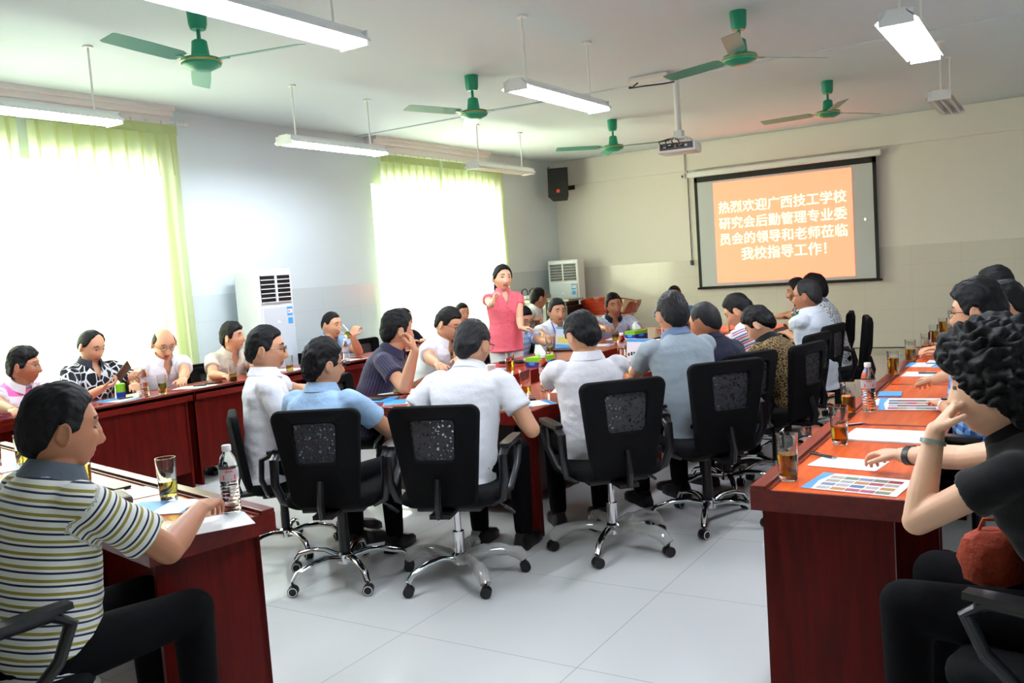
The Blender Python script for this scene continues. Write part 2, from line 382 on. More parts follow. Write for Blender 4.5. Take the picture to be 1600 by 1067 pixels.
# ================================================================== SCREEN WALL
r = thing('projection_screen', 'large projection screen with a red slide of white Chinese characters, on the far wall', 'projection screen', (-3.34, YB-.09, 0))
M_scrw = mat('screen_fabric', (196, 200, 200), 0.6)
M_scrb = mat('screen_border', (14, 13, 13), 0.6)
M_slide = mat('slide_red', (235, 120, 96), 0.6); bsdf(M_slide).inputs['Emission Color'].default_value = (1.0, .135, .07, 1); bsdf(M_slide).inputs['Emission Strength'].default_value = 2.1
M_txt = mat('slide_text', (255, 252, 214), 0.6, emit=0.8)
obj('fabric', G().b2((-1.25, .0, 1.05), (1.235, .004, 2.66)), M_scrw, r)
g = G(); g.b2((-1.285, -.003, 1.03), (-1.24, .007, 2.68)); g.b2((1.215, -.003, 1.03), (1.26, .007, 2.68)); g.b2((-1.285, -.003, 2.61), (1.26, .007, 2.69)); g.b2((-1.285, -.003, 1.03), (1.26, .007, 1.06))
obj('border', g, M_scrb, r)
obj('bottom_bar', G().tube([(-1.31, 0, 1.035), (1.29, 0, 1.035)], .016, 10), M_scrb, r, True)
sl = obj('slide', G().b2((-.995, -.006, 1.105), (.945, -.0045, 2.575)), M_slide, r)
obj('housing', G().b2((-1.37, -.06, 2.69), (1.335, .07, 2.775), bev=.02), M_whitep, r)
obj('projector_mark', G().ell((1.1, -.006, 1.86), (.012, .002, .02)), M_txt, r)
LINES = ['热烈欢迎广西技工学校', '研究会后勤管理专业委', '员会的领导和老师莅临', '我校指导工作！']
dg_jobs = []
for i, s in enumerate(LINES):
    cu = bpy.data.curves.new('slide_text', 'FONT'); cu.body = s; cu.size = 0.196; cu.align_x = 'CENTER'; cu.extrude = 0.0008
    to = bpy.data.objects.new('slide_text', cu); C.objects.link(to)
    dg_jobs.append((to, i))
bpy.context.view_layer.update(); dg = bpy.context.evaluated_depsgraph_get()
for to, i in dg_jobs:
    me = bpy.data.meshes.new_from_object(to.evaluated_get(dg)); bm = bmesh.new()
    for dx_, dy_ in ((-.0022, 0), (.0022, 0), (0, .0018), (0, -.0018)):
        n0 = len(bm.verts); bm.from_mesh(me); bm.verts.ensure_lookup_table()
        for v in bm.verts[n0:]: v.co.x += dx_; v.co.y += dy_; v.co.z += dx_*.02
    bm.to_mesh(me); bm.free(); me.materials.clear(); me.materials.append(M_txt)
    xs = [v.co.x for v in me.vertices]; wd = max(xs)-min(xs) if xs else 1; mid = (max(xs)+min(xs))/2 if xs else 0
    want = 1.80 if i < 3 else 1.20
    k = want/wd
    for v in me.vertices: v.co = Vector(((v.co.x-mid)*k, v.co.y*k*1.02, v.co.z))
    o = bpy.data.objects.new('slide_text', me); C.objects.link(o); o.parent = sl
    o.location = (-.03 if i < 3 else -.02, -.0075, 2.135-i*.232); o.rotation_euler = (PI/2, 0, 0)
    bpy.data.objects.remove(to)
# control cord and socket
g = G().tube([(-4.745, YB-.02, 2.82), (-4.748, YB-.02, 1.46)], .006, 6); g.box((-4.748, YB-.025, 1.43), (.045, .03, .075), bev=.008)
tag(obj('screen_switch_cord', g, M_dark), 'dark hanging screen control on its cord, left of the screen', 'switch')
g = G().b2((-4.79, YB-.075, 2.80), (-4.77, YB-.035, ZC))
tag(obj('cable_duct', g, M_whitep), 'white cable duct running up the wall left of the screen', 'cable duct')
g = G().b2((-4.86, YB-.03, 2.70), (-4.79, YB, 2.78), bev=.006); g.ell((-4.825, YB-.035, 2.735), (.014, .012, .018), mi=1)
tag(obj('wall_socket', g, [M_whitep, M_dark]), 'white wall socket with a dark plug at the top left of the screen', 'socket')

# ---- projector on its ceiling pole
px, py = -3.03, 8.05
r = thing('projector', 'white projector with dark rear and cables hanging on a ceiling pole', 'projector', (px, py, 0))
obj('pole', G().tube([(0, 0, 2.66), (0, 0, ZC)], .028, 14).lathe([(.07, ZC-.01), (.07, ZC)], 18), M_whitep, r, True)
obj('bracket', G().b2((-.09, -.07, 2.62), (.09, .07, 2.635)).tube([(-.08, -.06, 2.63), (-.12, -.1, 2.585)], .008).tube([(.08, -.06, 2.63), (.12, -.1, 2.585)], .008).tube([(.08, .06, 2.63), (.12, .1, 2.585)], .008).b2((-.04, -.04, 2.63), (.04, .04, 2.7)), M_whitep, r)
R = Rz(math.radians(8))
b = obj('projector_body', G().box((0, 0, 2.535), (.36, .28, .09), R, bev=.018), M_white, r, True)
obj('rear_panel', G().box(R @ Vector((0, -.142, 2.545)), (.31, .006, .06), R), M_dark, r)
g = G()
for k in range(5): g.box(R @ Vector((-.11+k*.05, -.147, 2.545+.008*(k % 2))), (.026, .006, .018), R)
obj('port', g, M_whitep, r)
g = G(); rnd = random.Random(3)
for k in range(4):
    x = -.1+k*.06
    g.tube([R @ Vector((x, -.14, 2.55)), R @ Vector((x-.03, -.19, 2.54)), R @ Vector((x-.06, -.14, 2.60)), Vector((-.04, -.03, 2.64)), Vector((-.03, 0, 2.7))], .006, 6)
obj('cable', g, M_dark, r, True)
obj('lens', G().tube([R @ Vector((.06, .13, 2.53)), R @ Vector((.06, .165, 2.53))], .035, 18), M_dark, r, True)
g = G().b2((-.36, -.28, ZC-.035), (.02, -.10, ZC), bev=.01)
r2_ = thing('ceiling_cable_box', 'white cable cover on the ceiling beside the projector pole, dark cable looping out', 'cable box', (px, py, 0))
obj('cover', g, M_whitep, r2_)
obj('cable', G().tube([(-.30, -.2, ZC-.04), (-.34, -.26, ZC-.09), (-.2, -.3, ZC-.10), (-.06, -.2, ZC-.09), (.0, -.05, ZC-.06)], .007, 6).ell((-.36, -.24, ZC-.08), (.02, .015, .012)), M_dark, r2_, True)

# ---- loudspeaker in the corner
r = thing('loudspeaker', 'black loudspeaker high in the far left corner', 'loudspeaker', (-6.70, 12.42, 2.80), math.radians(22))
R = Rx(math.radians(-12))
prof = [(-.16, -.13), (.16, -.13), (.11, .13), (-.11, .13)]
g = G(); g.loft([[R @ Vector((x, y, z)) for x, y in prof] for z in (-.23, .23)]); obj('cabinet', g, mat('speaker_black', (18, 19, 20), .6), r)
obj('grille', G().add([R @ Vector(p) for p in ((-.148, -.134, -.21), (.148, -.134, -.21), (.148, -.134, .21), (-.148, -.134, .21))], [(0, 1, 2, 3)]), mat('grille', (30, 32, 32), .7, bump=.6, nscale=300), r, fix=False)
obj('badge', G().box(R @ Vector((0, -.14, -.145)), (.05, .006, .05), R, bev=.002), mat('badge', (230, 80, 30), .4), r)
obj('bracket', G().tube([(0, .1, 0), (.08, .42, .02)], .018, 8).box((.17, .50, .02), (.12, .10, .16), Rz(math.radians(-22))), M_dark, r)
obj('cable', G().tube([(-.1, .05, .22), (-.16, .1, .3), (-.19, .12, .27)], .005, 5), M_dark, r)

# ---- floor standing air conditioners
def aircon(loc, rz, w, d, h, label):
    r = thing('air_conditioner', label, 'air conditioner', loc, rz, 'floor standing air conditioners')
    M_ac = mat('ac_white', (222, 226, 226), .35); M_acf = mat('ac_front', (206, 214, 220), .3)
    obj('body', G().b2((-w/2, -d/2+.02, .03), (w/2, d/2, h), bev=.025), M_ac, r)
    obj('foot', G().b2((-w/2+.02, -d/2+.03, 0), (w/2-.02, d/2-.02, .04)), M_dark, r)
    obj('front_panel', G().b2((-w/2+.03, -d/2, .1), (w/2-.03, -d/2+.04, h-.37), bev=.01), M_acf, r)
    obj('outlet', G().b2((-w/2+.04, -d/2+.012, h-.33), (w/2-.04, -d/2+.025, h-.06)), M_dark, r)
    g = G()
    for k in range(7): g.box((0, -d/2+.008, h-.325+k*.044), (w-.08, .014, .005), Rx(.4))
    g.b2((-.012, -d/2+.0, h-.33), (.012, -d/2+.02, h-.06))
    obj('louvre', g, M_ac, r)
    a = obj('energy_sticker', G().b2((w/2-.12, -d/2-.002, h-.47), (w/2-.05, -d/2, h-.38)), M_blue, r)
    obj('sticker_print', G().b2((w/2-.115, -d/2-.003, h-.445), (w/2-.055, -d/2-.002, h-.405)).b2((w/2-.11, -d/2-.003, h-.43), (w/2-.08, -d/2-.0035, h-.42), mi=1), [M_paper, M_red], a)
    obj('small_sticker', G().b2((w/2-.115, -d/2-.002, h-.55), (w/2-.055, -d/2, h-.49)), M_blue, r)
    obj('emblem', G().prism([(-.03, 0), (.03, 0), (.0, .03)], 0, .002).xf(Matrix.Translation((-.01, -d/2-.001, h-.53)) @ Matrix.Rotation(PI/2, 4, 'X')), M_paper, r)
    return r
aircon((-6.71, 6.17, 0), math.radians(90), .46, .34, 1.68, 'white air conditioner against the bare wall between the windows')
aircon((-6.66, 12.40, 0), math.radians(10), .50, .36, 1.61, 'white air conditioner in the far corner under the loudspeaker')

# ---- equipment cabinets in the corner
r = thing('equipment_cabinet', 'pale metal cabinet right of the far window', 'cabinet', (-6.72, 11.55, 0))
obj('body', G().b2((-.27, -.25, 0), (.27, .25, 1.0), bev=.01), mat('cab_metal', (168, 176, 168), .4), r)
obj('door', G().b2((-.25, -.262, .05), (.25, -.25, .93), bev=.004), mat('cab_door', (156, 166, 160), .4), r)
obj('handle', G().b2((.18, -.275, .82), (.2, -.26, .9)), M_steel, r)
obj('cabinet_top', G().b2((-.29, -.27, 1.0), (.29, .27, 1.045), bev=.008), mat('cab_top', (200, 204, 190), .35), r)
r = thing('amplifier', 'dark amplifier with handles and wires on the pale cabinet', 'amplifier', (-6.74, 11.5, 1.045))
obj('case', G().b2((-.2, -.15, .01), (.2, .15, .07), bev=.006), M_steel, r)
g = G()
for x in (-.16, -.02, .12): g.tube([(x, -.1, .07), (x, -.1, .14), (x+.06, -.1, .17), (x+.1, -.1, .13), (x+.1, -.1, .07)], .01, 6)
obj('handle', g, M_dark, r, True)
obj('knob', G().tube([(.02, -.1, .07), (.02, -.1, .15)], .016, 8).tube([(.17, -.05, .07), (.17, -.05, .13)], .014, 8), M_brass, r, True)
r = thing('equipment_rack', 'black equipment rack with a grey lid beside the far air conditioner', 'cabinet', (-6.27, 11.55, 0))
obj('body', G().b2((-.17, -.22, 0), (.17, .25, .93), bev=.012), M_blackp, r)
obj('lid', G().b2((-.18, -.23, 1.0), (.2, .25, 1.03)), mat('lid', (120, 124, 110), .4), r)
obj('device', G().b2((-.14, -.2, .93), (.14, .2, 1.0)), M_dark, r)

# ---- lectern
M_lec = wood('lectern_red', (150, 48, 26), (112, 28, 14), .2, 0)
M_lec2 = mat('lectern_beige', (188, 170, 138), .35)
r = thing('lectern', 'red wooden lectern with flared top behind the man in the white and navy polo', 'lectern', (-5.72, 11.9, 0))
def boat(z, w, dpt, y0=0, n=18):
    return [Vector((w*math.cos(PI+PI*k/(n-1)), y0-dpt*math.sin(PI*k/(n-1)), z)) for k in range(n)]+[Vector((w, y0+.18, z)), Vector((-w, y0+.18, z))]
obj('base', G().loft([boat(0, .24, .12), boat(.62, .24, .12)]), M_lec, r, True)
obj('neck_band', G().loft([boat(.62, .27, .15), boat(.64, .29, .16)]), M_paper, r, True)
obj('lower_shelf', G().loft([boat(.64, .26, .14), boat(.74, .33, .18)]), M_lec, r, True)
obj('top_band', G().loft([boat(.74, .35, .19), boat(.755, .36, .2)]), M_inlay, r, True)
def swoop(z0, w, dpt, up_):
    return [Vector((w*math.cos(PI+PI*k/17), -dpt*math.sin(PI*k/17), z0+up_*math.sin(PI*k/17)**1.3)) for k in range(18)]+[Vector((w, .2, z0)), Vector((-w, .2, z0))]
obj('desk_top', G().loft([swoop(.76, .36, .2, 0), swoop(.89, .44, .24, .03), swoop(.945, .45, .245, .085)]), M_lec, r, True)
obj('side_wing', G().loft([[Vector((.30, .0, .78)), Vector((.47, -.0, .93)), Vector((.40, .2, .95)), Vector((.28, .2, .8))], [Vector((.30, -.2, .79)), Vector((.40, -.12, .94)), Vector((.36, -.2, .98)), Vector((.28, -.22, .98))]]), M_lec2, r)

# ================================================================== DESKS
D = .725
def desk_row(name, x0, x1, y0, y1, h, front, label, lip=True, M4=None, top=None, group=None, gap=0.12):
    """a desk unit in local x (depth) / y (length); front = -1 or +1 : side on which the modesty panel and lip stand"""
    r = thing(name, label, 'desk', ((x0+x1)/2, (y0+y1)/2, 0), 0, group)
    dx, dy = (x1-x0)/2, (y1-y0)/2; s = front
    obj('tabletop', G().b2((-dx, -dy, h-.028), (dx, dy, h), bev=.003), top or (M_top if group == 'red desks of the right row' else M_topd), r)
    g = G(); g.b2((s*(dx-.035), -dy, h-.068), (s*(dx+.0), dy, h+.0)); g.b2((-s*dx, -dy, h-.068), (-s*(dx-.012), dy, h+.0006)); g.b2((-dx, -dy-.001, h-.068), (dx, -dy+.012, h+.0006)); g.b2((-dx, dy-.012, h-.068), (dx, dy+.001, h+.0006))
    obj('edge_band', g, M_edge, r)
    if lip:
        g = G(); g.b2((s*(dx-.05), -dy, h), (s*dx, dy, h+.014), bev=.004); g.b2((s*(dx-.066), -dy, h), (s*(dx-.056), dy, h+.005)); obj('front_lip', g, M_edge, r)
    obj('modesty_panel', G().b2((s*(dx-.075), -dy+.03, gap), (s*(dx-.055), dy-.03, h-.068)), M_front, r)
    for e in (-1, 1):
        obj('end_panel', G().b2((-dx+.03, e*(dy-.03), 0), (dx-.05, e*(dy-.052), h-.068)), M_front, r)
    return r
# left row along the windows
HL = .745
yy = [3.22, 4.42, 5.62, 6.82, 8.02, 9.22]
lab = ['red desk in front of the man in the black patterned shirt', 'red desk in front of the man in the grey beige polo', 'red desk of the man drinking in the light blue shirt', 'red desk in the window row behind the striped shirt man', 'red desk in the window row behind the standing woman']
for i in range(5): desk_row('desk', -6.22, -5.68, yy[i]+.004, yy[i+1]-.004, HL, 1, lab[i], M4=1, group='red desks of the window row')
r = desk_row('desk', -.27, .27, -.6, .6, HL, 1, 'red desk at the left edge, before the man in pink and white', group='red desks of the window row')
r.location = (-6.06, 2.63, 0); r.rotation_euler = (0, 0, math.radians(14))
# right row
yy = [2.83+1.2*k for k in range(7)]
lab = ['red desk at the right foreground with its dark end panel, under the pictured leaflet', 'second red desk of the right row, under the big water bottle', 'third red desk of the right row, before the man in glasses', 'fourth red desk of the right row', 'fifth red desk of the right row', 'farthest red desk of the right row, near the screen wall']
for i in range(6): desk_row('desk', -.885, -.40, yy[i]+.0, yy[i+1]-.004, D, -1, lab[i], group='red desks of the right row', gap=.0)
# near-left desk (long, one end panel in view) : built along x then turned
ang = math.radians(-11.5)
for k, lb in enumerate(('red desk at the left foreground holding the water bottle, its end panel toward the aisle', 'red desk at the far left foreground behind the man in the striped polo')):
    r = desk_row('desk', -.225, .225, -.70, .70, D, 1, lb, group='red desks of the near row', gap=.0)
    r.rotation_euler = (0, 0, PI/2+ang)
    cx, cy_ = -2.335, 2.10
    ux, uy = math.cos(ang), math.sin(ang)       # along the desk toward +x
    px_, py_ = -uy, ux                           # outward (toward the aisle)
    d = .70+k*1.405
    r.location = (cx-ux*d-px_*.225, cy_-uy*d-py_*.225, 0)

# ---- central conference table: a ring with a sunk middle
TX0, TX1, TY0, TY1 = -4.12, -2.50, 4.13, 9.65
IX0, IX1, IY0, IY1 = -3.50, -3.04, 4.76, 9.02
r = thing('conference_table', 'long red conference table with a sunken middle, in the centre of the room', 'table', ((TX0+TX1)/2, (TY0+TY1)/2, 0))
T = Matrix.Translation((-(TX0+TX1)/2, -(TY0+TY1)/2, 0))
o4 = [(TX0, TY0), (TX1, TY0), (TX1, TY1), (TX0, TY1)]; i4 = [(IX0, IY0), (IX1, IY0), (IX1, IY1), (IX0, IY1)]
g = G()
for k in range(4):
    a, b = o4[k], o4[(k+1) % 4]; c, d = i4[(k+1) % 4], i4[k]
    g.prism([a, b, c, d], D-.045, D)
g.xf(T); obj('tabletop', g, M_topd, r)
g = G()
e = .022
for (a, b) in (((TX0-e, TY0-e), (TX1+e, TY0)), ((TX0-e, TY1), (TX1+e, TY1+e)), ((TX0-e, TY0-e), (TX0, TY1+e)), ((TX1, TY0-e), (TX1+e, TY1+e))): g.b2((a[0], a[1], D-.085), (b[0], b[1], D), bev=.006)
for (a, b) in (((IX0, IY0), (IX1, IY0+.02)), ((IX0, IY1-.02), (IX1, IY1)), ((IX0, IY0), (IX0+.02, IY1)), ((IX1-.02, IY0), (IX1, IY1))): g.b2((a[0], a[1], D-.10), (b[0], b[1], D+.0015))
g.xf(T); obj('edge_band', g, M_edge, r)
g = G()
for k in range(4):
    a = Vector((*o4[k], 0)); b = Vector((*i4[k], 0)); t = (b-a).normalized(); n = Vector((-t.y, t.x, 0))*.006
    g.prism([tuple((a+n)[:2]), tuple((a-n)[:2]), tuple((b-n)[:2]), tuple((b+n)[:2])], D, D+.0012)
g.xf(T); obj('inlay_strip', g, M_inlay, r)
g = G().b2((IX0, IY0, D-.12), (IX1, IY1, D-.10)).b2((IX0+.08, IY0+.1, D-.10), (IX1-.08, IY1-.1, D-.085), bev=.004); g.xf(T); obj('sunken_panel', g, M_topd, r)
g = G()
for (a, b) in (((TX0+.28, TY0+.30), (TX1-.28, TY0+.32)), ((TX0+.28, TY1-.32), (TX1-.28, TY1-.30)), ((TX0+.28, TY0+.3), (TX0+.30, TY1-.3)), ((TX1-.30, TY0+.3), (TX1-.28, TY1-.3))): g.b2((a[0], a[1], .12), (b[0], b[1], D-.085))
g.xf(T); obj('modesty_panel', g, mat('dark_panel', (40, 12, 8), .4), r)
for x in (TX0+.03, TX1-.03):
    for y in (TY0+.03, 5.9, 7.8, TY1-.03):
        obj('leg', G().box((x, y, (D-.085)/2), (.07, .07, D-.085), bev=.006).xf(T), M_front, r)
# ================================================================== CHAIRS
def rrect(w0, w1, h, r, n=6):
    """rounded trapezoid outline: bottom half-width w0, top half-width w1, height h, radius r"""
    P = []
    for (cx, cz, a0) in ((w0-r, r, -PI/2), (w1-r, h-r, 0), (-w1+r, h-r, PI/2), (-w0+r, r, PI)):
        for k in range(n+1): a = a0+PI/2*k/n; P.append((cx+r*math.cos(a), cz+r*math.sin(a)))
    return P
def chair_mesh_mat():
    m = mat('chair_mesh', (46, 48, 52), .45, spec=.6)
    tc = N(m, 'ShaderNodeTexCoord'); mp = N(m, 'ShaderNodeMapping'); mp.inputs['Scale'].default_value = (1, 1, 1)
    v = N(m, 'ShaderNodeTexVoronoi'); v.inputs['Scale'].default_value = 62; lk(m, tc.outputs['Object'], v.inputs['Vector'])
    gt = N(m, 'ShaderNodeMath'); gt.operation = 'GREATER_THAN'; gt.inputs[1].default_value = .40; lk(m, v.outputs['Distance'], gt.inputs[0])
    cr = N(m, 'ShaderNodeMath'); cr.operation = 'MAXIMUM'; cr.inputs[1].default_value = .35; lk(m, gt.outputs[0], cr.inputs[0])
    bp = N(m, 'ShaderNodeBump'); bp.inputs['Strength'].default_value = .5; bp.inputs['Distance'].default_value = .004; lk(m, v.outputs['Distance'], bp.inputs['Height']); lk(m, bp.outputs[0], bsdf(m).inputs['Normal'])
    lk(m, cr.outputs[0], bsdf(m).inputs['Alpha'])
    return m
M_mesh = chair_mesh_mat()
M_wrap = mat('plastic_wrap', (214, 214, 208), .25, alpha=.5, bump=1.0, nscale=34, bdist=.02)
BW0, BW1, BH = .17, .222, .50        # backrest
def make_chair(wrap=False):
    r = thing('office_chair', '', 'office chair')
    # backrest: local plane x / z', leaning back, curved; hole in it closed by mesh
    Z0 = .415; tilt = math.radians(-9)
    def place(x, z, t):   # point on the curved back, t = thickness coordinate
        yy = .035*(x/.222)**2 + .03*math.sin(PI*min(1, z/BH)) * -1
        p = Rx(-tilt) @ Vector((x, 0, z))
        return Vector((x, -.235 + (p.y) + yy + t, Z0+p.z))
    out = rrect(BW0, BW1, BH, .045); inn = [(x*.48, .245+z*.38) for x, z in rrect(.20, .222, BH, .05)]
    n = len(out); P = []; F = []
    for t in (-.022, .022):
        P += [place(x, z, t) for x, z in out]; P += [place(x, z, t) for x, z in inn]
    for k in range(n):
        j = (k+1) % n
        F += [(k, j, n+j, n+k), (2*n+j, 2*n+k, 3*n+k, 3*n+j), (j, k, 2*n+k, 2*n+j), (n+k, n+j, 3*n+j, 3*n+k)]
    g = G().add(P, F); o = obj('backrest', g, M_black, r, True)
    b = o.modifiers.new('b', 'BEVEL'); b.width = .012; b.segments = 2; b.limit_method = 'ANGLE'
    ms = G(); ms.loft([[place(x*1.06, z, t) for x, z in inn] for t in (-.004, .004)]); obj('mesh_panel', ms, M_mesh, r)
    # seat
    g = G(); rings = []
    for z, k in ((-.035, .9), (-.02, .99), (0, 1.0), (.02, .985), (.035, .93), (.042, .8)):
        rings.append([Vector((x*k, (y-.235)*k+.01, .435+z)) for x, y in [(p[0], p[1]) for p in rrect(.235, .245, .49, .08)]])
    g.loft(rings); obj('seat', g, M_black, r, True)
    obj('underframe', G().b2((-.16, -.16, .37), (.16, .12, .405), bev=.01).b2((-.05, -.30, .375), (.05, -.1, .395)).tube([(0, -.3, .385), (0, -.315, .45), (0, -.285, .56)], .028, 8, flat=.5), M_blackp, r)
    for s in (-1, 1):
        pts = [(s*.20, -.12, .40), (s*.265, -.13, .43), (s*.285, -.16, .52), (s*.285, -.15, .64), (s*.285, -.09, .668), (s*.285, .12, .665), (s*.285, .17, .63), (s*.283, .13, .54), (s*.265, .03, .44), (s*.20, .0, .40)]
        a = obj('armrest', G().tube(pts, [.014, .016, .017, .018, .018, .018, .017, .015, .015, .014], 10, flat=1.3), M_armp, r, True)
        g = G(); g.loft([[Vector((s*.285+x*q, y, .672+z)) for x, z in ((-.03, 0), (.03, 0), (.026, .016), (-.026, .016))] for y, q in ((-.12, .7), (-.08, 1), (.1, 1.05), (.17, .8))]); obj('arm_pad', g, M_armp, a)
    obj('gas_column', G().tube([(0, -.03, .10), (0, -.03, .24)], .028, 16).tube([(0, -.03, .24), (0, -.03, .38)], .016 if wrap else .026, 14, mi=0 if wrap else 1), [M_chrome if wrap else M_blackp, M_blackp], r, True)
    obj('lever', G().tube([(.05, -.02, .39), (.2, .02, .37), (.26, .03, .33)], .006, 6).cap((.235, .025, .345), (.275, .033, .315), .011, .008), M_blackp, r)
    obj('hub', G().lathe([(.03, .075), (.042, .08), (.042, .125), (.03, .135)], 18, (0, -.03, 0)), M_chrome, r, True)
    for k in range(5):
        a = 2*PI*k/5+.33; d = Vector((math.cos(a), math.sin(a), 0)); o_ = Vector((0, -.03, 0))
        rr = [.02, .019, .018, .017, .015]
        pts = [o_+d*.03+Vector((0, 0, .105)), o_+d*.12+Vector((0, 0, .128)), o_+d*.2+Vector((0, 0, .125)), o_+d*.29+Vector((0, 0, .10)), o_+d*.32+Vector((0, 0, .065))]
        leg = obj('star_leg', G().tube(pts, rr, 10, flat=.8), M_chrome, r, True)
        if wrap and k != 3:
            rnd = random.Random(k); pp = [pts[0].lerp(pts[4], 0)] ; wp = []
            for j in range(9):
                t = j/8*4; i0 = min(3, int(t)); q = pts[i0].lerp(pts[i0+1], t-i0); wp.append(q+Vector((rnd.uniform(-.003, .003), rnd.uniform(-.003, .003), rnd.uniform(-.002, .004))))
            obj('plastic_wrap', G().tube(wp, [.027+rnd.uniform(-.004, .008) for _ in wp], 12), M_wrap, leg, True)
        c = o_+d*.32; t = Vector((-d.y, d.x, 0)); t = (t*math.cos(k*1.3)+d*math.sin(k*1.3)).normalized()
        ca = G()
        for e in (-1, 1): ca.tube([c+t*e*.004+Vector((0, 0, .026)), c+t*e*.022+Vector((0, 0, .026))], .026, 16)
        ca.tube([c+Vector((0, 0, .03)), c+Vector((0, 0, .075))], .008, 6)
        ca = obj('caster', ca, M_blackp, r, True)
        if not wrap:
            rg = G()
            for e in (1 if t.dot(Vector((-.5, -.8, 0))) > 0 else -1,):
                cc = c+t*e*.0225+Vector((0, 0, .026)); a1 = Vector((0, 0, 1)); a2 = t.cross(a1)
                rg.tube([cc+(a1*math.cos(2*PI*q/16)+a2*math.sin(2*PI*q/16))*.0205 for q in range(17)], .0022, 5)
            obj('wheel_ring', rg, M_whitep, ca)
    return r
chair_a = make_chair(False); chair_b = make_chair(True); used_ch = {}
def put_chair(x, y, yawdeg, label, wrap=False, s=1.0, z=0):
    base = chair_b if wrap else chair_a
    if wrap not in used_ch:
        used_ch[wrap] = 1; c = base; c.location = (x, y, z); c.rotation_euler = (0, 0, math.radians(yawdeg)); c['label'] = label; c['group'] = 'black office chairs'
    else: c = dup(base, (x, y, z), math.radians(yawdeg), label, 'black office chairs')
    c.scale = (s, s, s)
    return c

# ================================================================== PEOPLE
def sm(x, a, b):
    t = max(0.0, min(1.0, (x-a)/(b-a))); return t*t*(3-2*t)
def gs(x, s): return math.exp(-x*x/(2*s*s))
def head_pt(dx, dy, dz, w=1.0, jaw=1.0):
    """surface point of a head for unit direction; x side, y front, z up; chin z about -.118, crown .115"""
    x, y, z = dx*.0765*w, dy*.097, dz*.116
    f = sm(dy, -.1, .5)
    if z < 0:
        k = -z/.116
        x *= 1-.34*sm(k, .15, 1.05)*jaw
        if dy < .2: y *= 1-.30*sm(k, .35, 1.0)*sm(-dy, -.3, .3)
        if dy > 0: y += .012*sm(k, .4, 1.0)*dy*1.2
    if z > .03: y *= 1-.05*sm(z, .03, .11)*f
    if dy > 0:
        y -= .007*f*sm(-z, -.06, .0)*0.3
        for sx in (-1, 1):
            y -= .0085*gs(x-sx*.032, .014)*gs(z-.006, .010)*f
            y += .0035*gs(x-sx*.043, .018)*gs(z+.028, .018)*f
            y += .004*gs(x-sx*.030, .018)*gs(z-.030, .008)*f
        nz = -.034
        if nz-.012 < z < .02: y += (.019*gs(x, .0085)*sm(z, .024, nz)+.004*gs(x, .007)*gs(z-.004, .012))*f
        y += .007*gs(x, .016)*gs(z-nz, .007)*f
        y += .0075*gs(x, .020)*gs(z+.060, .0055)*f + .0065*gs(x, .017)*gs(z+.073, .005)*f - .003*gs(x, .024)*gs(z+.0665, .0022)*f
        y += .008*gs(x, .020)*gs(z+.100, .014)*f
    return Vector((x, y, z))
def sphere_grid(fn, n=88, m=72):
    rings = []
    for i in range(m+1):
        a = -PI/2+PI*i/m; a = max(-PI/2+.012, min(PI/2-.012, a)); ring = []
        for k in range(n):
            # denser toward the face (+y)
            u = 2*PI*k/n; th = PI/2+(u-PI)-.38*math.sin(u-PI)
            ring.append(fn(math.cos(a)*math.cos(th), math.cos(a)*math.sin(th), math.sin(a)))
        rings.append(ring)
    return rings
HAIR = {   # hairline heights by azimuth from the front (deg): forehead, temple, sideburn, over ear, behind ear, nape ; thickness top/side/back ; roughness
 'short':   ((0, .070), (35, .066), (58, .050), (72, .0), (88, -.010), (100, .022), (118, -.045), (145, -.080), (180, -.088), .016, .008, .008, .004),
 'full':    ((0, .058), (35, .055), (58, .042), (72, -.005), (88, -.012), (100, .020), (118, -.05), (145, -.085), (180, -.093), .024, .013, .012, .006),
 'crew':    ((0, .076), (35, .070), (58, .052), (72, .012), (88, .006), (100, .030), (118, -.03), (145, -.066), (180, -.075), .008, .004, .004, .002),
 'reced':   ((0, .102), (30, .098), (55, .072), (72, .010), (88, -.006), (100, .022), (118, -.04), (145, -.076), (180, -.085), .012, .010, .009, .003),
 'bald':    ((0, .140), (40, .140), (62, .09), (75, .020), (88, .0), (100, .026), (118, -.02), (145, -.050), (180, -.058), .006, .007, .007, .002),
 'pony':    ((0, .078), (35, .066), (58, .040), (72, .0), (88, -.015), (100, -.03), (118, -.045), (145, -.058), (180, -.06), .014, .012, .014, .002),
 'curly':   ((0, .050), (35, .040), (58, .030), (72, .0), (84, -.02), (100, -.03), (118, -.075), (145, -.10), (180, -.105), .050, .040, .048, .014)}
